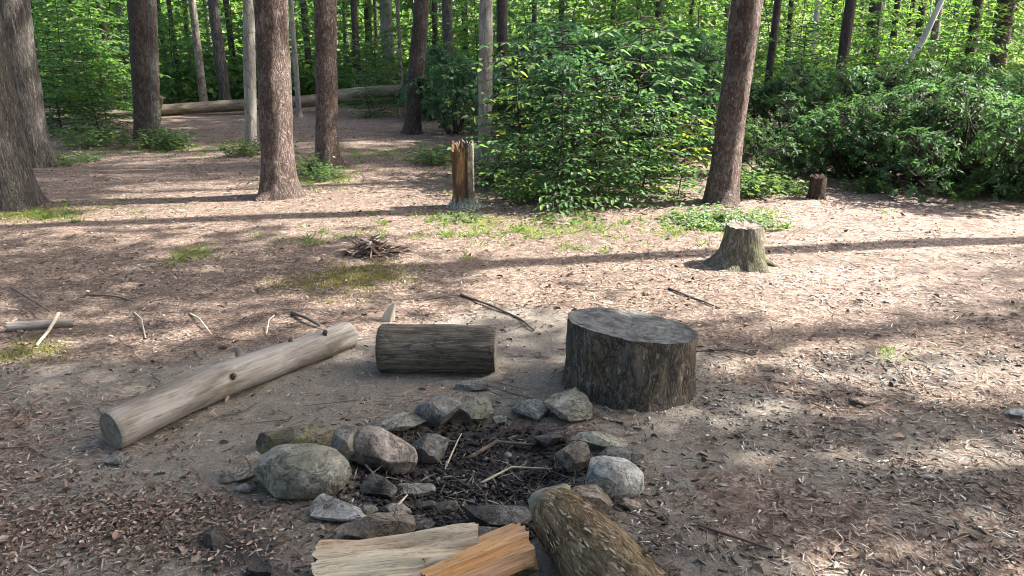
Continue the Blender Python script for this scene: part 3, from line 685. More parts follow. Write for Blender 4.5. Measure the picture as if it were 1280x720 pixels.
# ------------------------------------------------------------------ stumps
def stump(name, label, X, Y, r, h, mat, cutm, seed, flare=0.4, lobes=6, tiltx=0.0, tilty=0.0, rag=0.0, seg=96, nz=60, disp=0.05, lump=0.06, taper=0.0, decay=0.5, partname='cut_top', cat='stump'):
    q = np.random.default_rng(seed); z0 = H(X, Y)
    zz = np.linspace(0, 1, nz); th = np.linspace(0, 2 * np.pi, seg, endpoint=False)
    U, T_ = np.meshgrid(zz, th, indexing='ij')
    topz = h + np.cos(T_) * r * tiltx + np.sin(T_) * r * tilty + rag * fbm(np.stack([np.cos(T_) * 4, np.sin(T_) * 4, 0 * T_], -1).reshape(-1, 3), seed, 3).reshape(T_.shape)
    Z = -0.06 + U * (topz + 0.06)
    zc = np.clip(Z, 0, None)
    root = 0
    for k in range(lobes):
        a0 = q.random() * 6.283; w = q.uniform(0.2, 0.36); s = q.uniform(0.4, 1.3)
        root = root + s * np.exp(-(np.angle(np.exp(1j * (T_ - a0))) / w) ** 2)
    rad = r * (1 - taper * np.clip(zc / h, 0, 1)) * (1 + flare * 0.5 * np.exp(-zc / (r * decay)) + flare * root * np.exp(-zc / (r * decay * 0.7)))
    p = np.stack([np.cos(T_) * r * 16, np.sin(T_) * r * 16, Z * 5], -1).reshape(-1, 3)
    n1 = fbm(p * 2, seed, 4).reshape(Z.shape); n2 = fbm(p * [0.25, 0.25, 0.3], seed + 4, 2).reshape(Z.shape)
    rad = rad * (1 + disp * n1 + lump * n2)
    V = np.stack([rad * np.cos(T_), rad * np.sin(T_), Z], -1)
    i = np.arange(nz - 1)[:, None] * seg; j = np.arange(seg)[None, :]; j2 = (j + 1) % seg
    Q = np.stack([i + j, i + j2, i + seg + j2, i + seg + j], -1).reshape(-1, 4)
    o = link(name, raw_mesh(name, V.reshape(-1, 3), Q, M[mat], smooth=True), None, (X, Y, z0)); tag(o, label, cat)
    ring = V[-1]; c = ring.mean(0)
    fs = (1.0, 0.93, 0.8, 0.62, 0.44, 0.26, 0.1)
    rings = [c + (ring - c) * f - [0, 0, 0.0 if f > 0.98 else (0.004 + (rag * 0.6 * (1 - f)))] for f in fs]
    W = np.concatenate(rings); W[seg:, 2] += (0.004 + 0.3 * rag) * fbm(W[seg:] * 30, seed + 2, 3)
    F_ = []
    for k in range(len(fs) - 1):
        for s in range(seg):
            s2 = (s + 1) % seg; F_.append([k * seg + s, k * seg + s2, (k + 1) * seg + s2, (k + 1) * seg + s])
    F_.append(list(range((len(fs) - 1) * seg, len(fs) * seg)))
    link(partname, raw_mesh(partname, W, F_, M[cutm]), o)
    return o

bx, by, bt = gp(787, 480)
blk = stump('chopping_block', 'wide round chopping block of dark bark with blue-grey sawn top', bx, by, 0.272, 0.285, 'blockbark', 'cut_block', 51, flare=0.05, lobes=4, tiltx=-0.125, tilty=-0.09, rag=0.007, disp=0.045, lump=0.07, nz=70, seg=120, decay=0.3, cat='wood block')
# crack slab lifting at the far rim: torn pale bark patch on the block's front
def patch(parent, X0, ang0, ang1, z0, z1, r, mat, name, seed):
    n, m = 24, 20
    A_, Z_ = np.meshgrid(np.linspace(ang0, ang1, n), np.linspace(z0, z1, m), indexing='ij')
    e = np.minimum.reduce([(A_ - ang0) / (ang1 - ang0), (ang1 - A_) / (ang1 - ang0), (Z_ - z0) / (z1 - z0), (z1 - Z_) / (z1 - z0)])
    nz_ = fbm(np.stack([A_ * 6, Z_ * 14, 0 * A_], -1).reshape(-1, 3), seed, 3).reshape(A_.shape)
    rr = r - 0.03 + 0.075 * sstep(0.0, 0.25, e + 0.14 * nz_) * 0.6 + 0.008 * nz_
    V = np.stack([rr * np.cos(A_), rr * np.sin(A_), Z_], -1).reshape(-1, 3)
    F_ = [(i * m + j, (i + 1) * m + j, (i + 1) * m + j + 1, i * m + j + 1) for i in range(n - 1) for j in range(m - 1)]
    o = link(name, raw_mesh(name, V, F_, M[mat], smooth=True), parent); return o
M['scar'] = wood_mat('bare_scar_wood', (0.20, 0.165, 0.125), (0.28, 0.24, 0.19), (0.13, 0.095, 0.055), 30, 0.2, 0.6, 0.006)
0 and patch(blk, 0, R(-118), R(-80), 0.10, 0.25, 0.272, 'scar', 'bare_patch', 5)

sx, sy, st = gp(927, 331)
saw = stump('sawn_stump', 'small grey-green sawn stump with spreading roots beside the chopping block', sx, sy, 0.148, 0.272, 'stumpbark', 'cut_grey', 62, flare=0.42, lobes=7, taper=0.2, disp=0.09, lump=0.08, rag=0.012, decay=0.55)
for dx, dy, l, r_ in ((1, -0.25, 0.16, 0.026), (-1, -0.1, 0.08, 0.022), (0.55, -0.8, 0.08, 0.02)):
    k_ = np.linspace(0, 1, 9); pth = np.stack([dx * (0.12 + l * k_), dy * (0.12 + l * k_) + 0.02 * np.sin(k_ * 5), 0.055 * (1 - k_) ** 1.5 - 0.012 - 0.015 * k_], 1)
    tb = Tubes(); tb.add(pth, r_ * (1.15 - 0.85 * k_), 10); link('root', tb.mesh('root', M['stumpbark']), saw)
sx, sy, st = gp(1020, 248)
stump('rotten_stump', 'tiny dark brown rotten stump standing before the laurel bank', sx, sy, 0.075, 0.21, 'rotbrown', 'rotbrown', 73, flare=0.3, lobes=5, disp=0.1, rag=0.03, seg=48, nz=40)

def snag():
    X, Y, t = gp(580, 259); z0 = H(X, Y)
    root = link('broken_stump', None, None, (X, Y, z0)); tag(root, 'tall broken stump with orange rotten heart and grey shell, before the laurels', 'stump')
    seg, nz = 72, 80
    th = np.linspace(0, 2 * np.pi, seg, endpoint=False); u = np.linspace(0, 1, nz)
    U, T_ = np.meshgrid(u, th, indexing='ij')
    cs = np.stack([np.cos(T_), np.sin(T_), 0 * T_], -1)
    # orange heart
    top = 0.53 + 0.10 * fbm((cs * 2.6).reshape(-1, 3), 3, 3).reshape(T_.shape) + 0.06 * fbm((cs * 9).reshape(-1, 3), 4, 2).reshape(T_.shape)
    Z = -0.04 + U * (top + 0.04)
    rib = fbm(np.stack([np.cos(T_) * 3.6, np.sin(T_) * 3.6, Z * 1.6], -1).reshape(-1, 3), 6, 4).reshape(T_.shape)
    rad = 0.078 * (1 + 0.42 * rib + 0.25 * np.exp(-np.clip(Z, 0, None) / 0.07))
    V = np.stack([rad * np.cos(T_) - 0.012, rad * np.sin(T_), Z], -1)
    i = np.arange(nz - 1)[:, None] * seg; j = np.arange(seg)[None, :]; j2 = (j + 1) % seg
    Q = np.stack([i + j, i + j2, i + seg + j2, i + seg + j], -1).reshape(-1, 4)
    Vf = np.concatenate([V.reshape(-1, 3), [[-0.012, 0, 0.42]]]); fl = [tuple(map(int, f)) for f in Q] + [((nz - 1) * seg + s, (nz - 1) * seg + (s + 1) % seg, nz * seg) for s in range(seg)]
    link('rotten_heart', raw_mesh('rotten_heart', Vf, fl, M['rotwood'], smooth=False), root)
    # grey shell kept on the right and back
    a = np.linspace(R(-62), R(150), 50); U, A_ = np.meshgrid(np.linspace(0, 1, 50), a, indexing='ij')
    top = 0.565 + 0.04 * fbm(np.stack([np.cos(A_) * 7, np.sin(A_) * 7, 0 * A_], -1).reshape(-1, 3), 13, 3).reshape(A_.shape)
    Z = -0.04 + U * (top + 0.04); n = fbm(np.stack([np.cos(A_) * 3, np.sin(A_) * 3, Z * 4], -1).reshape(-1, 3), 15, 3).reshape(A_.shape)
    fl_ = np.exp(-np.clip(Z, 0, None) / 0.06)
    ro = 0.096 * (1 + 0.06 * n + 0.3 * fl_); ri = ro - 0.022
    Vo = np.stack([ro * np.cos(A_), ro * np.sin(A_), Z], -1); Vi = np.stack([ri * np.cos(A_), ri * np.sin(A_), Z], -1)
    m = len(a); N_ = 50 * m; F_ = []
    for r_ in range(49):
        for s in range(m - 1):
            k = r_ * m + s; F_ += [(k, k + 1, k + m + 1, k + m), (N_ + k + m, N_ + k + m + 1, N_ + k + 1, N_ + k)]
        for s in (0, m - 1):
            k = r_ * m + s; F_.append((k, k + m, N_ + k + m, N_ + k))
    for s in range(m - 1):
        k = 49 * m + s; F_.append((k, k + 1, N_ + k + 1, N_ + k))
    link('grey_shell', raw_mesh('grey_shell', np.concatenate([Vo.reshape(-1, 3), Vi.reshape(-1, 3)]), F_, M['lichenbark'], smooth=True), root)
    # pale lichened root collar
    U, T_ = np.meshgrid(np.linspace(0, 1, 16), th, indexing='ij'); Z = -0.04 + U * 0.15
    n = fbm(np.stack([np.cos(T_) * 3, np.sin(T_) * 3, Z * 8], -1).reshape(-1, 3), 25, 3).reshape(T_.shape)
    rad = 0.100 + 0.07 * np.exp(-np.clip(Z, 0, None) / 0.05) * (1 + 0.9 * n) - 0.022 * U + 0.01 * n
    V = np.stack([rad * np.cos(T_), rad * np.sin(T_), Z + 0.03 * n * U], -1)
    i = np.arange(15)[:, None] * seg
    Q = np.stack([i + j, i + j2, i + seg + j2, i + seg + j], -1).reshape(-1, 4)
    M['collar'] = bark_mat('lichened_root', (0.10, 0.10, 0.085), (0.26, 0.29, 0.25), (0.38, 0.41, 0.36), 30, 0.3, (0.2, 0.25, 0.16), 0.6)
    link('root_collar', raw_mesh('root_collar', V.reshape(-1, 3), Q, M['collar'], smooth=True), root)
snag()

# ------------------------------------------------------------------ fire ring stones
def rock_verts(seed, sx, sy, sz, cuts=9, rough=0.05, round_=0.75, sub=4):
    q = np.random.default_rng(seed)
    bm = bmesh.new(); bmesh.ops.create_icosphere(bm, subdivisions=sub, radius=1.0)
    V = np.array([v.co[:] for v in bm.verts]); F_ = [[v.index for v in f.verts] for f in bm.faces]; bm.free()
    pw = 2.4 if round_ > 0.78 else 5.0
    V = V / (np.abs(V) ** pw).sum(1, keepdims=True) ** (1 / pw)
    a = q.uniform(-0.35, 0.35, 3)
    V = V @ np.array(Matrix.Rotation(a[0], 3, 'X') @ Matrix.Rotation(a[1], 3, 'Y') @ Matrix.Rotation(q.uniform(0, 3), 3, 'Z'))
    for k in range(cuts + (8 if round_ < 0.7 else 2)):
        n = unit(q.normal(size=3)[None])[0]; d = q.uniform(round_ - 0.12, round_ + 0.22)
        e = V @ n - d; V = V - np.where(e > 0, e, 0)[:, None] * n
    lo, hi = V.min(0), V.max(0); V = (V - (lo + hi) / 2) / ((hi - lo) / 2)
    nrm = unit(V)
    V = V + nrm * (rough * 0.9 * fbm(V * 2.2 + seed, seed, 4) + rough * 0.7 * fbm(V * 7 + seed, seed + 1, 4) - rough * 0.5 * np.clip(0.12 - np.abs(fbm(V * 3.1 + seed, seed + 2, 3)), 0, 1) * 6)[:, None]
    return V * [sx, sy, sz], F_

G_ST = 'stones of the fire ring'
def stone(label, x0, x1, y0, y1, mat, seed, flat=0.7, cuts=9, rough=0.05, round_=0.75, yaw=0.0, roll=0.0, pitch=0.0, lift=0.0, sink=0.15, dmax=None, sub=5, name='stone'):
    gx, gy, t = gp((x0 + x1) / 2, y1)
    s = t / F * 1.08; w = (x1 - x0) * s; v = (y1 - y0) * s
    dep = math.atan2(CAM[2], gy); d = v / (flat * math.cos(dep) + math.sin(dep)); h = flat * d
    if dmax and d > dmax: d = dmax
    cy = gy + d / 2; V, F_ = rock_verts(seed, w / 2, d / 2, h / 2 * (1 + sink), cuts, rough, round_, sub)
    me = raw_mesh(name, V, F_, M[mat], smooth=True)
    me.set_sharp_from_angle(angle=R(24))
    cx = gx * (cy / gy)
    z = H(cx, cy) + h / 2 * (1 - sink) + lift
    o = link(name, me, None, (cx, cy, z)); o.rotation_euler = (R(pitch), R(roll), R(yaw)); tag(o, label, 'stone', G_ST)
    return o

stone('largest rounded green-grey boulder of the stone ring, beside the flat brick-shaped stone', 322, 440, 549, 630, 'rk_green', 1, 0.72, 7, 0.05, 0.86, sub=5, sink=0.2)
stone('small brick-shaped stone lying outside the ring beside the largest boulder', 278, 333, 567, 606, 'rk_brown', 2, 0.55, 12, 0.035, 0.62, yaw=18)
stone('dark flat slab with yellow moss on its end, behind the largest boulder', 324, 421, 529, 574, 'rk_moss', 3, 0.55, 11, 0.05, 0.62, yaw=10, roll=-6)
stone('thin grey slab standing on edge between the largest boulder and the pinkish oblong stone', 416, 444, 534, 592, 'rk_slate', 4, 1.5, 10, 0.04, 0.68, roll=14, dmax=0.14)
stone('pinkish oblong stone with a sooty smear, tilted beside the charcoal', 440, 524, 524, 590, 'rk_pink', 15, 0.85, 7, 0.035, 0.8, roll=30, sub=5, sink=0.15)
stone('purple-grey pyramid-shaped stone at the inner back of the ring', 506, 560, 523, 570, 'rk_purple', 6, 0.95, 8, 0.04, 0.62)
stone('low greenish slab behind the pinkish oblong stone', 474, 532, 512, 541, 'rk_palegreen', 7, 0.4, 11, 0.04, 0.6)
stone('blocky dark stone with a pale flat top, near the short dark log', 519, 577, 487, 533, 'rk_purple', 28, 0.8, 13, 0.04, 0.58, yaw=-12)
stone('greenish rounded stone next to the blocky pale-topped stone', 571, 616, 489, 526, 'rk_green', 9, 0.8, 8, 0.05, 0.72)
stone('thin grey sliver of stone lying against the short dark log', 570, 612, 476, 493, 'rk_slate', 10, 0.4, 9, 0.04, 0.62)
stone('flat grey stone with a dark face beside the pale green wedge stone', 639, 688, 495, 526, 'rk_slate', 11, 0.55, 12, 0.04, 0.6, yaw=-16)
stone('pale green wedge-shaped stone in front of the chopping block', 681, 739, 486, 534, 'rk_palegreen', 32, 0.6, 12, 0.025, 0.55, yaw=20, roll=14)
stone('layered greenish slab between the pale green wedge and the white-topped stone', 714, 783, 533, 571, 'rk_palegreen', 13, 0.45, 11, 0.06, 0.6, yaw=-10)
stone('small brown upright stone at the inner side of the layered slab', 696, 739, 548, 592, 'rk_brown', 14, 0.95, 10, 0.05, 0.64, roll=-18)
stone('dark flat stone tucked behind the white-topped stone', 742, 802, 558, 588, 'rk_dark', 45, 0.5, 9, 0.05, 0.66)
stone('rounded pale white-topped stone at the outer side of the ring', 732, 804, 567, 628, 'rk_pale', 16, 0.8, 6, 0.035, 0.85, roll=16, sub=5)
stone('brownish rounded stone between the bark log and the white-topped stone', 703, 763, 602, 645, 'rk_brown', 17, 0.75, 8, 0.05, 0.76)
stone('long dark slab in the ring beside the upper end of the bark log', 578, 664, 627, 664, 'rk_dark', 18, 0.5, 11, 0.04, 0.62, yaw=-4)
stone('flat grey slab touching the orange split wood', 534, 628, 655, 686, 'rk_slate', 19, 0.35, 11, 0.04, 0.62)
stone('flat lilac-grey slab in front of the largest boulder', 388, 466, 617, 655, 'rk_lilac', 20, 0.4, 10, 0.04, 0.64, yaw=-14, roll=6)
stone('rounded dark stone with a pale rim behind the pale split log', 428, 517, 634, 686, 'rk_brown', 21, 0.65, 7, 0.04, 0.74, roll=10)
stone('sooty brown stone in the charcoal below the pinkish oblong stone', 454, 497, 587, 622, 'rk_dark', 22, 0.7, 9, 0.05, 0.7)
stone('small pinkish flake of stone on the charcoal behind the rounded dark stone', 483, 515, 624, 648, 'rk_pink', 23, 0.5, 12, 0.04, 0.6, roll=12)
stone('small grey stone in ash right of the sooty brown stone', 496, 543, 588, 608, 'rk_lilac', 24, 0.4, 9, 0.05, 0.7)
stone('small bluish stone half buried in the charcoal near the split wood', 508, 543, 644, 667, 'rk_purple', 25, 0.5, 9, 0.05, 0.7)
stone('small white-tipped stone beside the flat grey slab', 527, 549, 670, 687, 'rk_pale', 26, 0.6, 9, 0.05, 0.7)
stone('dull pebble in front of the sawn end of the long pale log', 132, 165, 566, 583, 'rk_slate', 27, 0.5, 8, 0.05, 0.75)
stone('pebble with a pale face lying on bare dirt below the long pale log', 193, 208, 583, 593, 'rk_palegreen', 38, 0.6, 8, 0.05, 0.75, name='pebble')
stone('white pebble on the shaded ground by the picture edge', 1256, 1282, 510, 524, 'rk_pale', 39, 0.5, 8, 0.05, 0.75, name='pebble')
stone('small grey pebble on the bare ground far from the ring', 1150, 1168, 590, 598, 'rk_lilac', 40, 0.5, 8, 0.05, 0.75, name='pebble')
stone('grey pebble between the chopping block and the blocky pale-topped stone', 616, 634, 512, 523, 'rk_lilac', 48, 0.5, 8, 0.05, 0.75, name='pebble')
stone('dark cobble on the char beside the small pinkish flake', 520, 546, 612, 628, 'rk_dark', 49, 0.6, 8, 0.05, 0.72)
stone('small dark angular stone between the long dark slab and the sooty brown stone', 540, 572, 612, 634, 'rk_slate', 61, 0.7, 12, 0.04, 0.6)
stone('small brown chip of stone at the outer foot of the white-topped stone', 772, 800, 622, 640, 'rk_brown', 62, 0.6, 12, 0.04, 0.6)
stone('little grey wedge stone in front of the brick-shaped stone', 296, 322, 603, 618, 'rk_slate', 63, 0.5, 12, 0.04, 0.6)
stone('small green-grey stone between the lilac-grey slab and the rounded dark stone', 446, 472, 628, 650, 'rk_green', 64, 0.6, 12, 0.04, 0.6)
stone('angular dark stone between pale green wedge and layered slab, inner side', 668, 704, 530, 552, 'rk_dark', 65, 0.6, 12, 0.04, 0.6)
# charred pieces
c = stone('jet black charred wood chunk lying on litter away from the ring', 253, 291, 652, 686, 'char', 50, 0.55, 12, 0.07, 0.58, yaw=-30, name='charred_wood'); c['category'] = 'charred wood'; del c['group']
c = stone('blue-black charred wood chunk at the lower picture edge', 308, 341, 693, 728, 'char', 51, 0.55, 12, 0.07, 0.58, yaw=30, name='charred_wood'); c['category'] = 'charred wood'; del c['group']

# ------------------------------------------------------------------ firewood
def billet(name, label, A, B, w, h, facemat, barkmat, seed, roll=0.0):
    """split half log: flat torn face upward, bark below, along local Z"""
    A = np.array(A, float); B = np.array(B, float); L = np.linalg.norm(B - A)
    o = link(name, None, None, tuple(A)); tag(o, label, 'firewood', 'split firewood by the stone ring')
    q = Vector(B - A).to_track_quat('Z', 'X')
    inv_ = q.inverted(); up = inv_ @ Vector((0, 0, 1)); ua = math.atan2(up.y, up.x)
    o.rotation_mode = 'QUATERNION'; o.rotation_quaternion = q @ Quaternion((0, 0, 1), ua + roll)   # local +X = up
    nz, m = 120, 40
    z = np.linspace(0, L, nz); s = np.linspace(-1, 1, m)
    Z, Sx = np.meshgrid(z, s, indexing='ij')
    def ends(Z, Yv, Xv, sd):
        e = np.minimum(Z, L - Z); dirn = np.where(Z < L / 2, 1, -1)
        jag = 0.02 * fbm(np.stack([Yv * 30, Xv * 30, np.where(Z < L / 2, 0, 5.0)], -1).reshape(-1, 3), sd, 3).reshape(Z.shape)
        return Z + dirn * jag * np.clip(1 - e / (0.05), 0, 1)
    grain = fbm(np.stack([Sx * 9, Z * 2.2, 0 * Z], -1).reshape(-1, 3), seed, 4).reshape(Z.shape)
    ridge = fbm(np.stack([Sx * 3 + 0.6 * np.sin(Z * 9), Z * 1.5, 0 * Z + 4], -1).reshape(-1, 3), seed + 2, 3).reshape(Z.shape)
    half = w / 2 * (1 + 0.10 * fbm(np.stack([Z * 5, np.sign(Sx) * 3, 0 * Z], -1).reshape(-1, 3), seed + 7, 2).reshape(Z.shape))
    Xf = 0.030 * ridge + 0.016 * grain + 0.85 * half * np.sqrt(np.clip(1 - Sx ** 2, 0, 1))
    Yf = Sx * half
    face = np.stack([Xf, Yf, ends(Z, Yf, Xf, seed)], -1)
    ph = np.linspace(0, np.pi, m); _, P = np.meshgrid(z, ph, indexing='ij')
    n2 = fbm(np.stack([np.cos(P) * 4, np.sin(P) * 4, Z * 6], -1).reshape(-1, 3), seed + 4, 4).reshape(Z.shape)
    rr = 1 + 0.05 * n2 * np.sin(P)
    Yb = -np.cos(P) * half * rr; Xb = -np.sin(P) * h * rr
    Xb = Xb + np.where(np.abs(Sx) > 0.99, 0, 0); 
    e0 = face[:, 0, 0][:, None]; e1 = face[:, -1, 0][:, None]
    Xb = Xb + e0 * (1 + np.cos(P)) / 2 + e1 * (1 - np.cos(P)) / 2
    back = np.stack([Xb, Yb, ends(Z, Yb, Xb, seed)], -1)
    def grid(V, flip):
        n_, m_ = V.shape[:2]; i = np.arange(n_ - 1)[:, None] * m_; j = np.arange(m_ - 1)[None, :]
        Q = np.stack([i + j, i + j + 1, i + m_ + j + 1, i + m_ + j], -1).reshape(-1, 4)
        return Q[:, ::-1] if flip else Q
    link('split_face', raw_mesh('split_face', face.reshape(-1, 3), grid(face, False), M[facemat], smooth=True), o)
    link('bark', raw_mesh('bark', back.reshape(-1, 3), grid(back, True), M[barkmat], smooth=True), o)
    for e in (0, -1):
        top = face[e]; bot = back[e]; W = np.concatenate([top, bot, (top * 0.5 + bot * 0.5)])
        F_ = []
        for k in range(m - 1):
            for a_, b_ in ((0, 2), (2, 1)):
                f = [a_ * m + k, a_ * m + k + 1, b_ * m + k + 1, b_ * m + k]; F_.append(f if e == 0 else f[::-1])
        link('cut_end', raw_mesh('cut_end', W, F_, M['cut_dark'] if e == 0 else M[facemat]), o)
    return o

def g3(px, row, z): x, y, _ = gp(px, row); k = (1.5 - z) / 1.5; return (x * k, y * k, z)
billet('split_log', 'pale weathered split log, ragged grain up, at the front of the stone ring', g3(398, 722, 0.035), g3(600, 697, 0.06), 0.20, 0.09, 'splitpale', 'barklog', 81, roll=R(14))
billet('split_log', 'orange fresh split log end lying against the bark log', g3(535, 733, 0.05), g3(655, 683, 0.085), 0.15, 0.08, 'splitorange', 'barklog', 84, roll=R(8))

# bark log, upper end on the stones
A = g3(690, 634, 0.105); B = g3(806, 765, 0.11)
o, L, q = log('bark_log', 'thick flaky mossy bark log resting on the front stones, pointing towards the viewer', 'firewood', A, B, 0.093, 0.108, 'barklog', 91, seg=110, nz=150, disp=0.12, lump=0.06, cut='cut_grey', taper_end=0.3, endjag=0.03, fine=9.0)
# pale lichened cap of torn wood at its tip
M['cap'] = rock_mat('lichened_torn_wood', (0.30, 0.275, 0.22), (0.38, 0.36, 0.30), (0.44, 0.43, 0.38), 0.0, (0.24, 0.25, 0.17))
V, F_ = rock_verts(93, 0.075, 0.075, 0.05, 8, 0.09, 0.72)
link('torn_tip', raw_mesh('torn_tip', V + [0, 0, 0.005], F_, M['cap'], smooth=True), o)
# raised bark flakes on the log
def flakes(parent, L, r0, r1, n, seed):
    q = np.random.default_rng(seed); V, Q = [], []
    for k in range(n):
        a = q.random() * 6.283; z = q.uniform(0.04, L - 0.02); l = q.uniform(0.012, 0.04); w = q.uniform(0.001, 0.0032)
        r = (r0 + (r1 - r0) * z / L) * (1 - 0.3 * max(0, 1 - z / L / 0.22) ** 2) + q.uniform(0.0, 0.004)
        b = len(V); tw = q.normal() * 0.15
        for u, v_, lift in ((0, -1, -0.003), (0, 1, -0.003), (0.55, 1.1, 0.002), (0.55, -1.1, 0.002), (1, 0.5, 0.005), (1, -0.3, 0.005)):
            aa = a + (v_ * w + tw * u * l) / r; rr = r + lift
            V.append((rr * math.cos(aa), rr * math.sin(aa), z + u * l))
        Q += [(b, b + 1, b + 2, b + 3), (b + 3, b + 2, b + 4, b + 5)]
    t = q.random(n); tint = np.ones((n, 6, 4)); tint[:, :, 0] = t[:, None]
    m = tint_mat('bark_flake', [(0.0, (0.10, 0.075, 0.035)), (0.5, (0.24, 0.18, 0.11)), (0.8, (0.42, 0.34, 0.25)), (1.0, (0.54, 0.47, 0.38))])
    f = link('bark_flakes', raw_mesh('bark_flakes', np.array(V), np.array(Q), m, tint.reshape(-1, 4)), parent); f['kind'] = 'stuff'
flakes(o, L, 0.093, 0.108, 800, 5)

# ------------------------------------------------------------------ sticks
def stick(label, pts, r, mat, name='stick', group=None):
    P = []
    for (px, row, lift) in pts:
        x, y, _ = gp(px, row); P.append((x, y, H(x, y) + lift + r * 0.8))
    P = np.array(P); o0 = P[0].copy()
    t = np.linspace(0, len(P) - 1, 5 * len(P)); k = np.arange(len(P))
    path = np.stack([np.interp(t, k, P[:, c]) for c in range(3)], 1)
    path += 0.5 * r * np.stack([fbm(path * 9 + c * 7, 3 + c, 2) for c in range(3)], 1)
    v, f = tube_arr(path - o0, np.linspace(r, r * 0.55, len(path)), 8)
    n = len(v); fl = [tuple(map(int, q_)) for q_ in f] + [tuple(range(7, -1, -1)), tuple(range(n - 8, n))]
    # lay the local Z out along the stick only for the grain: use world space mesh
    o = link(name, raw_mesh(name, v, fl, M[mat], smooth=True), None, tuple(o0)); tag(o, label, 'stick', group); return o
stick('thin dark straight stick leaning onto the pale broken branch', [(14, 363, 0.01), (40, 382, 0.03), (64, 402, 0.05)], 0.008, 'darkstick')
stick('short pale stick crossing in front of the pale broken branch', [(76, 406, 0.05), (62, 419, 0.02), (46, 434, 0.0)], 0.011, 'palestick')
stick('dark thin stick lying in sunlit litter above the pale broken branch', [(108, 371, 0.0), (140, 373, 0.005), (166, 379, 0.0)], 0.008, 'darkstick')
stick('crooked thin twig in litter between the pale branch and the long pale log', [(168, 393, 0.0), (178, 405, 0.02), (182, 424, 0.0)], 0.005, 'palestick')
stick('short curved twig lying nearest the stub of the long pale log', [(238, 394, 0.0), (250, 405, 0.02), (264, 419, 0.0)], 0.006, 'palestick')
stick('pale forked twig end by the top of the long pale log', [(333, 420, 0.0), (337, 408, 0.03), (344, 404, 0.04)], 0.004, 'palestick')
stick('small dark branch just behind the upper end of the long pale log', [(365, 395, 0.0), (385, 404, 0.02), (400, 410, 0.0)], 0.012, 'darkstick')
stick('long dark thin stick lying behind the short dark log', [(576, 372, 0.0), (615, 388, 0.01), (650, 402, 0.0), (668, 418, 0.0)], 0.008, 'darkstick')
stick('thin stick lying flat between the short log and the moss patch', [(520, 378, 0.0), (560, 374, 0.006), (580, 372, 0.0)], 0.005, 'darkstick')
stick('thin pale twig standing in the charcoal by the purple-grey stone', [(556, 572, 0.0), (566, 556, 0.02), (577, 540, 0.04)], 0.004, 'palestick')
stick('grey twig lying across the charcoal in the middle of the ring', [(600, 590, 0.0), (640, 575, 0.02), (690, 577, 0.01)], 0.005, 'palestick')
stick('dark burnt stick in the back of the charcoal', [(585, 560, 0.0), (620, 545, 0.02), (668, 548, 0.01)], 0.009, 'darkstick')
stick('short white split twig between boulder and pinkish oblong stone', [(448, 575, 0.01), (458, 585, 0.01), (470, 592, 0.0)], 0.006, 'palestick')
stick('white splinter of wood in ash near the small pinkish flake', [(497, 638, 0.02), (503, 632, 0.03), (509, 625, 0.04)], 0.005, 'palestick')
stick('long dark twig on chips to the right of the bark log', [(872, 657, 0.0), (920, 676, 0.006), (965, 690, 0.0)], 0.006, 'darkstick')
stick('thin black twig curving over bare dirt at the picture edge', [(2, 562, 0.0), (35, 560, 0.004), (58, 573, 0.0)], 0.004, 'darkstick')
stick('dark short stick half sunk in the dappled ground', [(1062, 500, 0.0), (1080, 508, 0.008), (1098, 500, 0.0)], 0.009, 'darkstick')
stick('small dark twig lying in the brightest sun spot', [(1198, 602, 0.0), (1220, 606, 0.01), (1240, 618, 0.0)], 0.004, 'darkstick')
stick('slender root-like stick behind the chopping block', [(836, 362, 0.0), (870, 375, 0.0), (900, 386, 0.0)], 0.008, 'darkstick')
stick('thin grey stick beside the chopping block on sunlit litter', [(868, 440, 0.0), (910, 438, 0.006), (950, 444, 0.0)], 0.005, 'darkstick')
# broken pale splinter behind the short log
def splinter():
    x, y, _ = gp(487, 402); z = H(x, y)
    P = np.array([(-0.055, 0, 0), (0.0, -0.012, -0.005), (0.03, 0.0, 0.0), (0.035, 0.015, 0.115), (-0.03, 0.015, 0.05), (-0.02, 0.035, -0.005), (0.03, 0.035, 0.1)])
    bm = bmesh.new(); vs = [bm.verts.new(p) for p in P]; bmesh.ops.convex_hull(bm, input=vs)
    bmesh.ops.bevel(bm, geom=bm.edges[:], offset=0.003, segments=1, affect='EDGES')
    me = bpy.data.meshes.new('wood_splinter'); bm.to_mesh(me); bm.free(); me.materials.append(M['palestick'])
    tag(link('wood_splinter', me, None, (x, y, z)), 'pale pointed wood splinter standing behind the short dark log', 'splinter')
splinter()

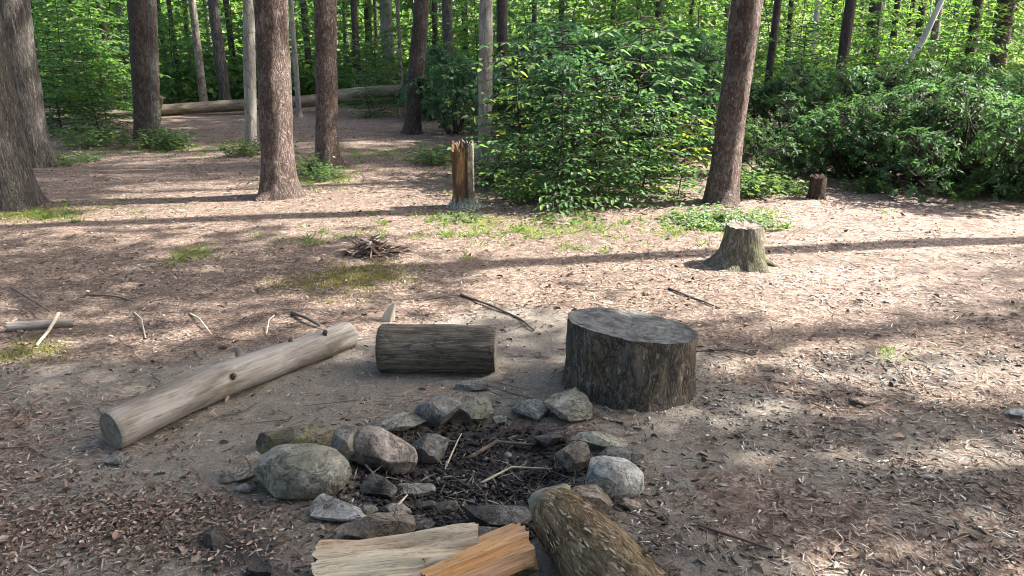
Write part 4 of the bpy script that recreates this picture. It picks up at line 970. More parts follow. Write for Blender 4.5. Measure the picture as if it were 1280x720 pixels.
# ------------------------------------------------------------------ plants
def laurel(seed, Hh, Rr, nclump, tips, L=0.085, mat='laurel', spread=0.75):
    q = np.random.default_rng(seed); tb = Tubes(); C, D, N, TT = [], [], [], []
    cl = []
    for k in range(nclump):
        a = q.random() * 6.283; rr = Rr * q.random() ** 0.5 * spread
        zz = Hh * q.uniform(0.10, 0.82) * (1 - 0.35 * (rr / Rr) ** 2)
        cl.append((np.array([rr * math.cos(a), rr * math.sin(a), zz]), q.uniform(0.24, 0.42) * Hh * 0.62))
    for c, cr in cl:
        base = np.array([c[0] * 0.15, c[1] * 0.15, 0.0]) + q.normal(size=3) * [0.06, 0.06, 0]
        mid = base * 0.45 + c * 0.55 + q.normal(size=3) * 0.06
        tb.add([base, mid, c], [0.018, 0.013, 0.007], 5)
        m = tips // nclump
        u = unit(q.normal(size=(m, 3)) + [0, 0, 0.45]); rad = cr * q.uniform(0.55, 1.0, m) ** 0.6
        tip = c + u * rad[:, None] * [1.15, 1.15, 0.85]
        tip = tip[tip[:, 2] > 0.05]; u = unit(tip - c)
        shade = q.random()
        for t_, d_ in zip(tip, u):
            tb.add([c + (t_ - c) * 0.25, t_], [0.005, 0.002], 3)
            ax = unit((d_ + np.array([0, 0, 0.5]) + q.normal(size=3) * 0.3)[None])[0]
            k = q.integers(6, 10)
            x_ = unit(np.cross(ax, q.normal(size=3))[None])[0]; y_ = np.cross(ax, x_)
            an = np.arange(k) * 2.4 + q.random() * 6
            rd = np.cos(an)[:, None] * x_ + np.sin(an)[:, None] * y_
            el = q.uniform(-0.1, 0.75, k)[:, None]
            C.append(t_ - ax * q.uniform(0, 0.05, k)[:, None]); D.append(rd + ax * el); N.append(ax - rd * el * 0.8 + q.normal(size=(k, 3)) * 0.15)
            tt = q.random((k, 3)); tt[:, 0] = np.clip(0.55 * shade + 0.45 * tt[:, 0], 0, 1); tt[:, 1] = tt[:, 1] * (0.8 + 0.25 * (q.random() > 0.85)); TT.append(tt)
    C, D, N, TT = map(np.concatenate, (C, D, N, TT))
    n = len(C)
    return (leaf_mesh('foliage', C, D, N, L * q.uniform(0.65, 1.25, n), L * q.uniform(0.17, 0.25, n), M[mat], 0.3, 0.2, TT, q), tb.mesh('stem', M['darkbark']))

def sapling(seed, Hh, nb, reach, L=0.085, z0=0.15, mat='sapleaf', rt=0.018):
    q = np.random.default_rng(seed); tb = Tubes(); C, D, N, TT = [], [], [], []
    wob = q.normal(size=2) * 0.12
    stem = lambda z: np.array([wob[0] * math.sin(z * 1.3) , wob[1] * math.sin(z * 1.1), z])
    zs = np.linspace(0, Hh, 9); tb.add([stem(z) for z in zs], np.linspace(rt, rt * 0.25, 9), 6)
    for k in range(nb):
        z = Hh * (z0 + (0.98 - z0) * (k + q.random()) / nb)
        a = k * 2.4 + q.normal() * 0.4
        ln = reach * q.uniform(0.6, 1.1) * (1.15 - 0.75 * z / Hh)
        d = np.array([math.cos(a), math.sin(a), q.uniform(0.05, 0.45)]); s = stem(z)
        n_ = max(4, int(ln / 0.11)); t_ = np.linspace(0, 1, n_)
        pts = s + d * (t_ * ln)[:, None] + np.array([0, 0, -0.28 * ln])[None] * (t_ ** 2)[:, None]
        tb.add(pts, np.linspace(0.008, 0.002, n_), 4)
        side = np.array([-math.sin(a), math.cos(a), 0])
        shade = q.random(); yel = q.random()
        for i in range(1, n_):
            sg = 1 if i % 2 else -1
            tl = ln * q.uniform(0.18, 0.38) * (1.1 - 0.55 * t_[i])
            td = unit((side * sg + d * q.uniform(0.4, 0.9) + [0, 0, -0.1])[None])[0]
            m = max(2, int(tl / 0.048)); u = (np.arange(m) + 0.6) / m
            bp = pts[i] + td * (u * tl)[:, None] + np.array([0, 0, -0.1 * tl]) * (u ** 2)[:, None]
            tb.add([pts[i], bp[-1]], [0.003, 0.001], 3)
            s2 = np.where(np.arange(m) % 2 == 0, 1.0, -1.0)[:, None]
            perp = np.cross(td, [0, 0, 1.0])
            C.append(bp); D.append(td * 0.75 + perp * s2 + q.normal(size=(m, 3)) * 0.2 + [0, 0, -0.18]); N.append(np.array([0, 0, 1.0]) + q.normal(size=(m, 3)) * 0.28)
            tt = q.random((m, 3)); tt[:, 0] = 0.5 * shade + 0.5 * tt[:, 0]; tt[:, 1] *= 0.7 + 0.35 * yel; TT.append(tt)
    C, D, N, TT = map(np.concatenate, (C, D, N, TT)); n = len(C)
    return (leaf_mesh('foliage', C, D, N, L * q.uniform(0.7, 1.25, n), L * q.uniform(0.22, 0.32, n), M[mat], 0.2, 0.25, np.clip(TT, 0, 1), q), tb.mesh('stem', M['darkbark']))

def herb(seed, n, rad, hh, L, mat):
    q = np.random.default_rng(seed); tb = Tubes(); C, D, N = [], [], []
    for k in range(n):
        a = q.random() * 6.283; r_ = rad * q.random() ** 0.6; b = np.array([r_ * math.cos(a), r_ * math.sin(a), 0])
        h_ = hh * q.uniform(0.4, 1.0); t_ = b + np.array([0.3 * h_ * q.normal(), 0.3 * h_ * q.normal(), h_])
        tb.add([b * 0, b + [0, 0, 0.004], t_], [0.003, 0.003, 0.0015], 3)
        m = 7; u = np.linspace(0.35, 1, m)[:, None]; an = np.arange(m) * 2.4 + q.random() * 6
        C.append(b + (t_ - b) * u); D.append(np.stack([np.cos(an), np.sin(an), q.uniform(-0.1, 0.4, m)], 1)); N.append(np.array([0, 0, 1.0]) + q.normal(size=(m, 3)) * 0.3)
    C, D, N = map(np.concatenate, (C, D, N)); n = len(C)
    return (leaf_mesh('foliage', C, D, N, L * q.uniform(0.6, 1.3, n), L * 0.24, M[mat], 0.2, 0.3, None, q), tb.mesh('stem', M['grass']))

KIT = {'L': [laurel(200 + k, 1.9, 1.0, 16, 620) for k in range(4)],
       'W': [laurel(220 + k, 1.35, 1.15, 20, 760, 0.062, 'bankleaf', 0.85) for k in range(3)],
       'S': [sapling(240 + k, 3.4, 44, 1.35, 0.135) for k in range(4)],
       'B': [sapling(260 + k, 1.7, 52, 1.05, 0.088, 0.03, 'bushleaf') for k in range(3)],
       'H': [herb(280 + k, 46, 0.32, 0.3, 0.075, 'herb') for k in range(3)],
       'V': [herb(290 + k, 80, 0.36, 0.12, 0.05, 'silver') for k in range(2)],
       'Y': [sapling(300, 0.9, 12, 0.5, 0.1, 0.25, 'yellowleaf', 0.007)]}
NAMES = {'L': ('laurel_shrub', 'shrub'), 'W': ('laurel_shrub', 'shrub'), 'S': ('leafy_sapling', 'sapling'), 'B': ('leafy_bush', 'bush'), 'H': ('woodland_herb', 'plant'), 'V': ('low_herb', 'plant'), 'Y': ('yellow_sapling', 'sapling')}
_cnt = {}
def plant(kind, x, y, sc=1.0, label='', group=None, sz=1.0):
    i = _cnt.get(kind, 0); _cnt[kind] = i + 1
    fm, sm = KIT[kind][i % len(KIT[kind])]
    nm, cat = NAMES[kind]
    o = link(nm, None, None, (x, y, H(x, y) - 0.02)); tag(o, label, cat, group)
    o.rotation_euler.z = (i * 2.17 + x) % 6.283; o.scale = (sc, sc, sc * sz)
    link('foliage', fm, o); link('stem', sm, o)
    return o
def PR(kind, px, row, sc, label, group=None, sz=1.0): x, y = at_row(px, row); return plant(kind, x, y, sc, label, group, sz)
def PF(kind, px, Y, sc, label, group=None, sz=1.0): x, y = at_far(px, Y, 120); return plant(kind, x, y, sc, label, group, sz)

G_L = 'laurels of the middle thicket'
PR('B', 655, 228, 0.85, 'bright leafy bush at the front corner of the thicket, next to the orange broken stump', G_L)
PR('L', 718, 228, 0.75, 'lowest front laurel of the thicket, spilling towards the clearing', G_L)
PR('B', 772, 232, 1.0, 'bright leafy bush in the middle of the thicket front, facing the chopping block', G_L)
PR('L', 832, 216, 0.72, 'laurel beside the yellow-leaved sapling near the leaning pine', G_L)
PR('L', 712, 196, 0.85, 'taller laurel behind the front corner of the thicket', G_L)
PR('B', 690, 205, 0.95, 'tall bright bush behind the front corner of the thicket', G_L)
PR('L', 782, 190, 0.95, 'tall dark laurel in the heart of the thicket', G_L)
PR('S', 745, 196, 0.46, 'bright young sapling growing through the heart of the thicket', G_L)
PR('S', 815, 200, 0.5, 'bright young sapling in the thicket nearest the leaning pine', G_L)
PR('L', 850, 184, 0.88, 'tall laurel rising just beside the leaning pine trunk', G_L)
PF('L', 660, 11.5, 0.95, 'laurel rising behind the bright-sided thin trunk', G_L)
PF('L', 735, 12.5, 0.95, 'rear laurel topping the middle of the thicket', G_L)
PF('L', 815, 13, 0.95, 'rear laurel topping the thicket toward the leaning pine', G_L)
PF('L', 568, 12.2, 0.66, 'dark blue-green laurel between leaning dark trunk and the bright-sided trunk', G_L)
PF('L', 546, 14.2, 0.75, 'dark laurel right beside the foot of the leaning dark trunk', G_L)
PF('S', 598, 14, 0.7, 'laurel in shade behind the laurels beside the bright-sided trunk', G_L)
G_W = 'laurels of the dark bank'
for px, row, sc, lb in ((955, 222, 0.62, 'low laurel next to the leaning pine at the start of the dark bank'),
                        (1012, 206, 0.78, 'dark laurel behind the tiny rotten stump'),
                        (1082, 224, 0.8, 'laurel of the dark bank just past the tiny rotten stump'),
                        (1125, 230, 0.95, 'laurel of the dark bank below the foot of the leaning white trunk'),
                        (1180, 234, 0.95, 'dark laurel in the bank beyond the leaning white trunk'),
                        (1235, 238, 0.95, 'dark laurel near the end of the bank at the picture edge'),
                        (1290, 240, 0.95, 'last dark laurel of the bank, cut by the picture edge')):
    PR('W', px, row, sc, lb, G_W, 0.78 + 0.3 * ((px * 37) % 100) / 100)
for px, Y, sc, lb in ((985, 10.6, 1.0, 'rear laurel between the leaning pine and the dark knotty trunk'),
                      (1045, 10.9, 1.05, 'rear laurel below the dark knotty trunk'),
                      (1105, 10.6, 1.1, 'rear laurel below the widest far grey trunk'),
                      (1165, 10.8, 1.15, 'rear laurel of the dark bank under the mottled pale trunk'),
                      (1225, 10.5, 1.2, 'rear laurel under the thick dark trunk of the bank'),
                      (1285, 10.3, 1.2, 'rear laurel at the end of the bank, cut by the picture edge')):
    PF('W', px, Y, sc, lb, G_W, 0.75 + 0.35 * ((px * 53) % 100) / 100)
G_S = 'saplings in the understory'
for k, px, Y, sc, lb in (('S', 88, 12.6, 0.72, 'layered sapling nearest the two big grey trunks'),
                     ('S', 128, 13.4, 0.75, 'layered sapling just before the dark trunk with the lichen strip'),
                     ('B', 70, 12.4, 0.85, 'leafy bush tight against the second big grey trunk'),
                     ('B', 118, 12.2, 0.75, 'front leafy bush midway between big grey trunks and the dark trunk'),
                     ('S', 108, 14.6, 0.8, 'middle layered sapling between the big grey trunks and the dark trunk'),
                     ('B', 105, 13.6, 0.9, 'low leafy bush under the layered saplings by the big grey trunks'),
                     ('B', 152, 15.6, 0.9, 'low leafy bush touching the near end of the pale fallen trunk'),
                     ('S', 160, 17.5, 0.9, 'sapling behind the dark trunk with the lichen strip'),
                     ('S', 60, 15.5, 0.85, 'sapling half hidden behind the two big grey trunks'),
                     ('S', 100, 16.5, 1.0, 'tall sapling rearmost of those between the big grey trunks and the dark trunk'),
                     ('S', 200, 21.0, 0.72, 'far sapling right above the lichen strip trunk foot'),
                     ('S', 270, 21.5, 0.72, 'far sapling beside the sturdy grey trunk behind the fallen trunk'),
                     ('S', 345, 21.0, 0.72, 'far sapling hidden partly by the nearest scaly pine'),
                     ('S', 415, 21.5, 0.72, 'far sapling hidden partly by the second scaly pine'),
                     ('S', 490, 22.0, 0.72, 'far sapling before the broad pale grey trunk'),
                     ('S', 555, 21.0, 0.72, 'far sapling around the mid grey trunk among laurels'),
                     ('S', 620, 19.5, 0.72, 'far sapling behind the dark trunk next to the bright-sided one'),
                     ('S', 690, 20.5, 0.72, 'far sapling around the thin dark trunk top over the thicket'),
                     ('S', 755, 21.0, 0.72, 'far sapling over the middle of the thicket top'),
                     ('S', 825, 20.5, 0.72, 'far sapling around the dark trunk top near the leaning pine'),
                     ('S', 900, 20.5, 0.72, 'far sapling straight behind the leaning reddish pine'),
                     ('S', 965, 20.0, 0.72, 'far sapling behind the thin dark trunk first past the leaning pine'),
                     ('S', 1015, 21.0, 0.72, 'far sapling around the pale sunlit thin trunk'),
                     ('S', 1065, 21.5, 0.72, 'far sapling just left of the widest far grey trunk'),
                     ('S', 1120, 20.5, 0.72, 'far sapling behind the foot of the leaning white trunk'),
                     ('S', 1170, 19.0, 0.72, 'far sapling around the mottled pale trunk'),
                     ('S', 1220, 19.5, 0.72, 'far sapling around the thick dark trunk past the leaning white one'),
                     ('S', 1275, 18.0, 0.72, 'far sapling at the picture edge above the bank'),
                     ('S', 225, 18.8, 0.85, 'bright sapling behind the fallen trunk past the lichen strip'),
                     ('B', 258, 17.9, 0.8, 'low bush close behind the pale fallen trunk'),
                     ('S', 300, 19.5, 0.9, 'bright sapling behind the slim pale grey trunk'),
                     ('B', 335, 18.5, 0.85, 'low bush behind the nearest scaly pine'),
                     ('S', 380, 18.0, 0.8, 'sapling in the gap between the two scaly pines'),
                     ('B', 440, 17.6, 0.9, 'bush tucked behind the broken half of the fallen trunk'),
                     ('B', 478, 16.9, 0.85, 'bush right behind the raised broken end of the fallen trunk'),
                     ('B', 462, 14.6, 0.5, 'small bush growing under the raised broken end of the fallen trunk'),
                     ('B', 496, 14.9, 0.5, 'small bush at the foot of the leaning dark trunk'),
                     ('S', 455, 20.0, 0.9, 'sapling rising above the broken half of the fallen trunk'),
                     ('S', 520, 19.0, 0.9, 'sapling behind the leaning dark trunk'),
                     ('S', 585, 17.5, 0.85, 'pale sapling glowing between the leaning dark trunk and laurels'),
                     ('S', 655, 16.0, 0.85, 'bright sapling over the laurels beside the dark trunk'),
                     ('S', 720, 17.0, 0.9, 'bright sapling above the rear of the laurel thicket'),
                     ('S', 790, 17.5, 0.9, 'sapling above the tall dark laurel of the thicket'),
                     ('S', 865, 17.0, 0.9, 'sapling close behind the leaning pine trunk'),
                     ('S', 945, 15.5, 0.8, 'yellow-lit sapling past the leaning pine trunk'),
                     ('S', 990, 17.0, 0.85, 'sapling between two thin dark trunks past the leaning pine'),
                     ('S', 1040, 18.5, 0.9, 'sapling behind the dark knotty trunk'),
                     ('S', 1085, 16.5, 0.8, 'sapling just before the widest far grey trunk'),
                     ('S', 1140, 18.0, 0.9, 'sapling behind the leaning white trunk'),
                     ('S', 1190, 15.5, 0.8, 'bright sapling between mottled pale trunk and the thick dark trunk'),
                     ('S', 1085, 12.4, 0.55, 'young bright sapling rising from the rear of the bank near the dark knotty trunk'),
                     ('S', 1200, 12.2, 0.6, 'young bright sapling rising from the rear of the bank past the leaning white trunk'),
                     ('B', 1010, 12.6, 1.0, 'bright bush behind the bank nearest the leaning pine'),
                     ('S', 1245, 14.0, 0.8, 'bright sapling above the end of the dark laurel bank'),
                     ('S', 1295, 13.0, 0.85, 'bright sapling cut by the picture edge above the bank')):
    PF(k, px, Y, sc, lb, G_S)
PR('Y', 846, 248, 0.95, 'yellow-green young sapling beside the leaning pine foot')
PF('Y', 636, 8.6, 1.0, 'bright yellow-green sapling crossing the bright-sided thin trunk', None, 1.5)
G_H = 'herbs along the thicket edge'
for k, px, row, sc, lb in (('H', 622, 232, 0.9, 'leafy herb directly behind the orange broken stump'),
                       ('H', 650, 250, 0.8, 'leafy herb at the thicket foot near the broken stump'),
                       ('B', 690, 256, 0.62, 'broad-leaved bush at the lowest front edge of the thicket'),
                       ('B', 748, 254, 0.68, 'broad-leaved bush spilling furthest out of the thicket'),
                       ('B', 800, 246, 0.6, 'broad-leaved bush below the middle of the thicket front'),
                       ('H', 545, 205, 0.9, 'leafy herb beside the trodden path at the thicket end'),
                       ('H', 940, 243, 1.0, 'leafy herb just past the leaning pine foot'),
                       ('H', 968, 238, 0.7, 'leafy herb between leaning pine and the tiny rotten stump'),
                       ('H', 994, 243, 0.5, 'small herb touching the tiny rotten stump'),
                       ('H', 1085, 240, 0.62, 'leafy herb at the base of the bank beyond the tiny rotten stump'),
                       ('H', 1195, 246, 0.62, 'leafy herb creeping out below the far half of the bank'),
                       ('H', 1280, 250, 0.62, 'leafy herb at the bank base cut by the picture edge'),
                       ('V', 870, 280, 0.85, 'low silvery herb patch in front of the leaning pine foot'),
                       ('V', 905, 278, 1.0, 'low silvery herb patch right behind the mossy sawn stump'),
                       ('V', 938, 280, 0.8, 'low silvery herb patch past the mossy sawn stump'),
                       ('V', 575, 272, 0.55, 'low silvery herb patch at the foot of the orange broken stump'),
                       ('H', 388, 218, 0.8, 'low herb between the feet of the two scaly pines'),
                       ('H', 405, 224, 0.6, 'little herb before the mossy root of the second pine'),
                       ('H', 180, 182, 1.0, 'low herb at the foot of the dark trunk with lichen strip'),
                       ('H', 215, 184, 1.0, 'low herb in the sunlit patch past the lichen strip trunk'),
                       ('H', 310, 194, 0.8, 'low herb at the foot of the slim pale grey trunk'),
                       ('H', 110, 182, 1.1, 'low herb under the layered saplings'),
                       ('V', 85, 203, 1.0, 'low herb patch beside the second big grey trunk')):
    PR(k, px, row, sc, lb, G_H)

# ------------------------------------------------------------------ far woods (one mass)
def far_woods():
    q = np.random.default_rng(77)
    nc = 8800
    Y = 20 + 40 * q.random(nc) ** 1.2; X = q.uniform(-1, 1, nc) * (Y * 0.8 + 6)
    hmax = 3.0 + (Y - 20) * 0.14
    Z = q.random(nc) * hmax + 0.1
    C0 = np.stack([X, Y, Z + hgt(X, Y)], 1)
    keep = fbm(C0 * [0.3, 0.12, 0.4], 5, 3) > -0.07; C0 = C0[keep]
    k = 1500; Yl = q.uniform(17.6, 26, k); Xl = q.uniform(-1, 1, k) * (Yl * 0.8 + 4)
    C0 = np.concatenate([C0, np.stack([Xl, Yl, q.random(k) ** 2 * 0.9 + 0.05 + hgt(Xl, Yl)], 1)])
    n = len(C0); m = 34
    off = q.normal(size=(n, m, 3)) * np.array([0.5, 0.5, 0.16]) * q.uniform(0.6, 1.3, (n, 1, 1))
    C = (C0[:, None, :] + off).reshape(-1, 3)
    D = off.reshape(-1, 3) * [1, 1, 0.3] + q.normal(size=(n * m, 3)) * 0.2 + [0, 0, -0.15]
    N = np.array([0, 0, 1.0]) + q.normal(size=(n * m, 3)) * 0.4
    T_ = q.random((n, m, 3)); T_[:, :, 0] = 0.6 * q.random((n, 1)) + 0.4 * T_[:, :, 0]; T_[:, :, 1] *= 0.75 + 0.3 * q.random((n, 1))
    L = q.uniform(0.10, 0.22, n * m) * np.repeat(1 + np.clip((C0[:, 1] - 24) / 26, 0, 1.5), m)
    me = leaf_mesh('far_woods', C, D, N, L, L * 0.32, M['farleaf'], 0.2, 0.2, np.clip(T_.reshape(-1, 3), 0, 1), q)
    stuff(link('far_woods', me), 'bright green far-off woods filling the view behind the trunks', 'woods')
far_woods()

# ------------------------------------------------------------------ litter on the ground (uncountable)
FOOT = []   # keep litter off the big things
def scatter(n, q, kind):
    """random ground points inside the view, denser close by"""
    Y = 1.2 + (13 - 1.2) * q.random(n) ** 1.9
    X = q.uniform(-1, 1, n) * (0.72 * Y + 0.9)
    return X, Y
def flat_bits(name, X, Y, L, W, mat, tint, q, tilt=0.35, lift=0.004, curl=0.2, label='', cat='litter'):
    n = len(X); Z = hgt(X, Y) + lift
    a = q.random(n) * 6.283
    D = np.stack([np.cos(a), np.sin(a), q.normal(size=n) * tilt * 0.5], 1); N = np.array([0, 0, 1.0]) + q.normal(size=(n, 3)) * tilt
    t = np.repeat(tint[:, None], 3, 1)
    me = leaf_mesh(name, np.stack([X, Y, Z], 1), D, N, L, W, mat, curl, 0.0, t, q)
    stuff(link(name, me), label, cat)
q = np.random.default_rng(5)
def patchy(X, Y, sc, sd): return fbm(np.stack([X, Y, 0 * X], 1) / sc, sd, 3)
dpit = lambda X, Y: np.hypot(X - PIT[0], Y - PIT[1])
# needles and leaf crumbs
X, Y = scatter(120000, q, 0)
d = dpit(X, Y); bareish = np.exp(-((d - 0.95) / 0.6) ** 2)
k = (d > 0.5) & (q.random(len(X)) < (1 - 0.8 * bareish) * (0.35 + 0.9 * sstep(-0.3, 0.35, patchy(X, Y, 0.5, 3))))
X, Y = X[k], Y[k]; n = len(X)
flat_bits('pine_needles', X, Y, q.uniform(0.02, 0.06, n) * (1 + 0.06 * Y), q.uniform(0.0010, 0.0024, n) * (1 + 0.13 * Y), M['needle'], np.clip(q.random(n) * 0.8 + 0.25 * patchy(X, Y, 1.0, 4) + 0.3 * sstep(0.6, 2.6, X) * sstep(3.6, 4.6, Y), 0, 1), q, 0.2, 0.004, 0.1, 'dry pinkish pine needles strewn over the clearing floor')
X, Y = scatter(42000, q, 0); d = dpit(X, Y); bareish = np.exp(-((d - 0.9) / 0.6) ** 2)
k = (d > 0.5) & (q.random(len(X)) < (1 - 0.88 * bareish) * (0.2 + 1.0 * sstep(-0.2, 0.4, patchy(X, Y, 0.45, 8))))
X, Y = X[k], Y[k]; n = len(X)
flat_bits('dead_leaves', X, Y, q.uniform(0.010, 0.034, n), q.uniform(0.003, 0.009, n), M['litter'], q.random(n) ** 1.4, q, 0.45, 0.005, 0.5, 'crumbled brown dead leaves scattered over the clearing floor', 'leaf litter')
# leafy patch in the lower corner
gx, gy, _ = gp(200, 640); X = gx + q.normal(size=3200) * 0.28; Y = gy + q.normal(size=3200) * 0.10 - 0.1 * np.abs(q.normal(size=3200)); n = 3200
flat_bits('dead_leaves', X, Y, q.uniform(0.008, 0.03, n), q.uniform(0.002, 0.006, n), M['litter'], q.random(n), q, 0.6, 0.006, 0.5, 'drift of reddish dead leaves on dirt near the jet black charred chunk', 'leaf litter')
# wood chips
def chips(n, gen, label, lo=0.008, hi=0.04, seed=1, power=1.0):
    q = np.random.default_rng(seed); X, Y = gen(q, n); n = len(X); Z = hgt(X, Y)
    L = lo + (hi - lo) * q.random(n) ** 2.2; W = L * q.uniform(0.08, 0.28, n); Hh = W * q.uniform(0.3, 0.8, n)
    a = q.random(n) * 6.283; D = unit(np.stack([np.cos(a), np.sin(a), q.normal(size=n) * 0.15], 1)); U = unit(np.array([0, 0, 1.0]) + q.normal(size=(n, 3)) * 0.25)
    U = unit(U - (U * D).sum(1, keepdims=True) * D); Sd = np.cross(D, U); c = np.stack([X, Y, Z + Hh * 0.4 + 0.002], 1)
    cs = []
    for su in (-1, 1):
        for (sd, ss) in ((-1, -1), (1, -0.7), (0.85, 0.8), (-0.9, 0.9)):
            cs.append(c + D * (L * sd / 2)[:, None] + Sd * (W * ss / 2)[:, None] + U * (Hh * su / 2)[:, None])
    V = np.stack(cs, 1).reshape(-1, 3); b = (np.arange(n) * 8)[:, None]
    fs = np.array([[3, 2, 1, 0], [4, 5, 6, 7], [0, 1, 5, 4], [1, 2, 6, 5], [2, 3, 7, 6], [3, 0, 4, 7]])
    Q = (b[:, :, None] + fs[None]).reshape(-1, 4)
    T_ = np.ones((n, 8, 4)); T_[:, :, :3] = (q.random(n) ** power)[:, None, None]
    stuff(link('wood_chips', raw_mesh('wood_chips', V, Q, M['chips'], T_.reshape(-1, 4))), label, 'wood chips')
def gen_right(q, n):
    X = q.uniform(0.25, 2.6, n); Y = 1.3 + 2.3 * q.random(n) ** 1.3
    k = q.random(n) < 0.25 + 0.9 * sstep(-0.25, 0.4, patchy(X, Y, 0.35, 14)); return X[k], Y[k]
def gen_all(q, n):
    Y = 1.3 + 4.5 * q.random(n) ** 1.5; X = q.uniform(-1, 1, n) * (0.72 * Y + 0.6)
    k = (q.random(n) < 0.25 + 0.8 * sstep(-0.2, 0.4, patchy(X, Y, 0.6, 15))); return X[k], Y[k]
chips(15000, gen_right, 'pale wood chips scattered thickly to the right of the bark log', 0.005, 0.036, 2, 1.0)
chips(20000, gen_all, 'small wood chips and bark bits over the whole clearing', 0.004, 0.025, 3, 1.3)
# whole dead leaves and fine twigs
X, Y = scatter(1000, np.random.default_rng(61), 0); k = dpit(X, Y) > 0.6; X, Y = X[k], Y[k]; n = len(X)
flat_bits('dead_leaves', X, Y, q.uniform(0.025, 0.06, n), q.uniform(0.006, 0.015, n), M['litter'], q.random(n) * 0.8, q, 0.5, 0.008, 0.6, 'whole curled brown leaves lying singly over the clearing', 'leaf litter')
def fine_twigs(n, seed):
    q = np.random.default_rng(seed); X, Y = scatter(n, q, 0); k = dpit(X, Y) > 0.35; X, Y = X[k], Y[k]; tb = Tubes()
    for x, y in zip(X, Y):
        a = q.random() * 6.283; l = 0.04 + 0.2 * q.random() ** 2; b = q.normal() * 0.25; r = q.uniform(0.0012, 0.003)
        px = np.array([0, 0.5 * math.cos(a), math.cos(a + b)]) * l + x; py = np.array([0, 0.5 * math.sin(a), math.sin(a + b)]) * l + y
        tb.add(np.stack([px, py, hgt(px, py) + r + q.uniform(0, 0.01, 3)], 1), [r, r * 0.9, r * 0.5], 4)
    stuff(link('fine_twigs', tb.mesh('fine_twigs', M['stick'])), 'thin broken twigs scattered over the clearing floor', 'twigs')
fine_twigs(1300, 71)
# charcoal
def coals(n, seed):
    q = np.random.default_rng(seed)
    a = q.random(n) * 6.283; r_ = 0.46 * q.random(n) ** 0.9; X = PIT[0] - 0.03 + r_ * np.cos(a); Y = PIT[1] - 0.11 + r_ * np.sin(a) * 0.95
    base = np.array([(-1, -1, -1), (1, -1, -1), (1, 1, -1), (-1, 1, -1), (-1, -1, 1), (1, -1, 1), (1, 1, 1), (-1, 1, 1)], float)
    s = 0.001 + 0.008 * q.random(n) ** 10
    V = base[None] * (1 + 0.3 * q.normal(size=(n, 8, 3))) * s[:, None, None] * q.uniform(0.5, 1.3, (n, 1, 3))
    ca, sa = np.cos(a * 7), np.sin(a * 7)
    V = np.stack([V[..., 0] * ca[:, None] - V[..., 1] * sa[:, None], V[..., 0] * sa[:, None] + V[..., 1] * ca[:, None], V[..., 2] * 0.7], -1)
    V = V + np.stack([X, Y, hgt(X, Y) + s * 0.4], 1)[:, None, :]
    fs = np.array([[3, 2, 1, 0], [4, 5, 6, 7], [0, 1, 5, 4], [1, 2, 6, 5], [2, 3, 7, 6], [3, 0, 4, 7]])
    Q = ((np.arange(n) * 8)[:, None, None] + fs[None]).reshape(-1, 4)
    T_ = np.ones((n, 8, 4)); T_[:, :, :3] = q.random(n)[:, None, None]
    stuff(link('charcoal', raw_mesh('charcoal', V.reshape(-1, 3), Q, M['coal'], T_.reshape(-1, 4))), 'black charcoal and ash bits filling the middle of the stone ring', 'charcoal')
coals(16000, 9)
q = np.random.default_rng(19); n = 900
a = q.random(n) * 6.283; r_ = 0.5 * q.random(n) ** 0.5
flat_bits('burnt_twigs', PIT[0] + r_ * np.cos(a), PIT[1] + 0.05 + r_ * np.sin(a) * 0.9, q.uniform(0.02, 0.08, n), q.uniform(0.0015, 0.003, n), M['chips'], q.random(n) * 0.62, q, 0.5, 0.012, 0.3, 'burnt twig bits and straw lying over the charcoal', 'litter')
# heap of dry bark debris
gx, gy, _ = gp(466, 318); n = 420; X = gx + q.normal(size=n) * 0.09; Y = gy + q.normal(size=n) * 0.06
Z = 0.10 * np.exp(-((X - gx) / 0.09) ** 2)
def heap():
    a = q.random(n) * 6.283; D = np.stack([np.cos(a), np.sin(a) * 0.5, q.normal(size=n) * 0.4], 1); N = np.array([0, -0.4, 1.0]) + q.normal(size=(n, 3)) * 0.4
    t = np.repeat((q.random(n) ** 1.2)[:, None], 3, 1)
    me = leaf_mesh('bark_debris', np.stack([X, Y, hgt(X, Y) + Z * q.random(n)], 1), D, N, q.uniform(0.05, 0.13, n), q.uniform(0.004, 0.011, n), M['litter'], 0.4, 0.1, t, q)
    stuff(link('bark_debris', me), 'small heap of dry brown bark debris in the sunlit clearing', 'debris')
heap()

# grass and moss
def blades(name, spots, label, cat, mat, hh, kind='stuff', w=0.0016):
    q = np.random.default_rng(len(spots) + int(hh * 1000)); C = []
    for (px, row, rx, ry, n) in spots:
        gx, gy, _ = gp(px, row); c = np.stack([gx + q.normal(size=n) * rx, gy + q.normal(size=n) * ry], 1)
        if kind == 'stuff':
            kc = c[:max(3, n // 28)]; c = kc[q.integers(0, len(kc), n // 2)] + q.normal(size=(n // 2, 2)) * 0.035
        C.append(c)
    C = np.concatenate(C); n = len(C)
    P = np.stack([C[:, 0], C[:, 1], hgt(C[:, 0], C[:, 1]) - 0.003], 1)
    D = np.array([0, 0, 1.0]) + q.normal(size=(n, 3)) * 0.4; N = q.normal(size=(n, 3)) * [1, 1, 0.2]
    me = leaf_mesh(name, P, D, N, hh * q.uniform(0.4, 1.2, n), w * q.uniform(0.7, 1.4, n), M[mat], 0.2, 0.3, None, q)
    o = link(name, me)
    if kind == 'stuff': stuff(o, label, cat)
    else: tag(o, label, cat)
blades('grass_tuft', [(240, 322, 0.07, 0.12, 320)], 'small bright green grass tuft in the sunlit litter', 'grass', 'grass', 0.06)
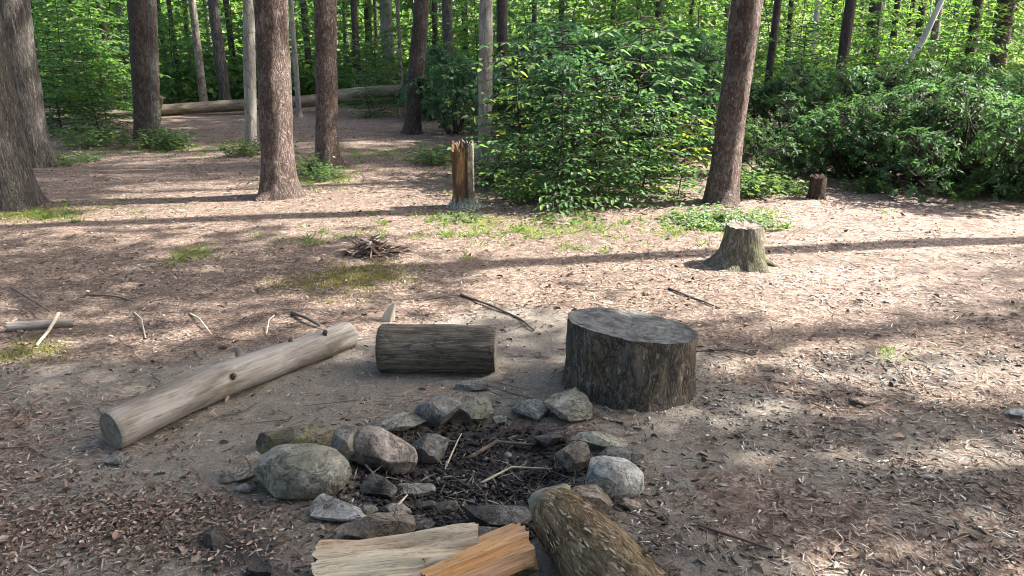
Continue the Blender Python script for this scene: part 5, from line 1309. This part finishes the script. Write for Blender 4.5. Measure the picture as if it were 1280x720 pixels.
blades('grass_tuft', [(1108, 440, 0.035, 0.05, 140)], 'lone dark grass tuft on shaded ground past the chopping block', 'grass', 'grass', 0.05)
blades('grass', [(590, 282, 0.4, 0.25, 900), (690, 290, 0.6, 0.3, 1100), (760, 285, 0.4, 0.25, 500), (410, 300, 0.3, 0.2, 300), (440, 200, 0.9, 0.8, 1200), (215, 186, 1.0, 0.5, 1400), (60, 268, 0.5, 0.3, 900), (820, 290, .5, .3, 400), (1040, 262, 0.8, 0.2, 250), (410, 226, 0.3, 0.3, 500)],
       'thin short grass along the edges of the clearing', 'grass', 'grass', 0.07, 'stuff', 0.0028)
blades('moss', [(440, 352, 0.2, 0.2, 3000), (475, 342, 0.13, 0.14, 1300), (395, 358, 0.14, 0.14, 900), (20, 270, 0.4, 0.2, 3000), (28, 440, 0.12, 0.1, 900)],
       'yellow-green moss mats on the clearing floor', 'moss', 'moss', 0.035, 'stuff', 0.0022)

# ------------------------------------------------------------------ light, sky, camera
w = bpy.data.worlds.new('World'); S.world = w; w.use_nodes = True
nt = w.node_tree; bg = nt.nodes['Background']
sky = nt.nodes.new('ShaderNodeTexSky'); sky.sky_type = 'NISHITA'; sky.sun_disc = False
sky.sun_elevation = SUN_EL; sky.sun_rotation = math.pi / 2 - SUN_AZ; sky.air_density = 0.9; sky.dust_density = 3.8; sky.ozone_density = 0.3
nt.links.new(sky.outputs[0], bg.inputs[0]); bg.inputs[1].default_value = 0.15
sd = bpy.data.lights.new('sun', 'SUN'); sd.energy = 4.9; sd.angle = R(0.55); sd.color = (1.0, 0.945, 0.86)
so = bpy.data.objects.new('sun', sd); COL.objects.link(so)
dirv = Vector((math.cos(SUN_EL) * math.cos(SUN_AZ), math.cos(SUN_EL) * math.sin(SUN_AZ), math.sin(SUN_EL)))
so.rotation_mode = 'QUATERNION'; so.rotation_quaternion = dirv.to_track_quat('Z', 'Y'); so.location = (0, 0, 20)

cd = bpy.data.cameras.new('camera'); cd.sensor_width = 36; cd.lens = 36 * F / 1280; cd.clip_end = 1000; cd.clip_start = 0.05
co = bpy.data.objects.new('camera', cd); COL.objects.link(co); co.location = CAM; co.rotation_euler = (math.pi / 2 - PITCH, 0, 0)
S.camera = co
S.view_settings.view_transform = 'Standard'; S.view_settings.look = 'None'; S.view_settings.gamma = 1; S.view_settings.exposure = 2.24
S.render.engine = 'CYCLES'
S.cycles.max_bounces = 8; S.cycles.diffuse_bounces = 4; S.cycles.transmission_bounces = 4; S.cycles.transparent_max_bounces = 8
S.cycles.use_denoising = True; S.cycles.denoising_input_passes = 'RGB_ALBEDO_NORMAL'; S.cycles.filter_width = 1.0; S.cycles.sample_clamp_indirect = 4.0
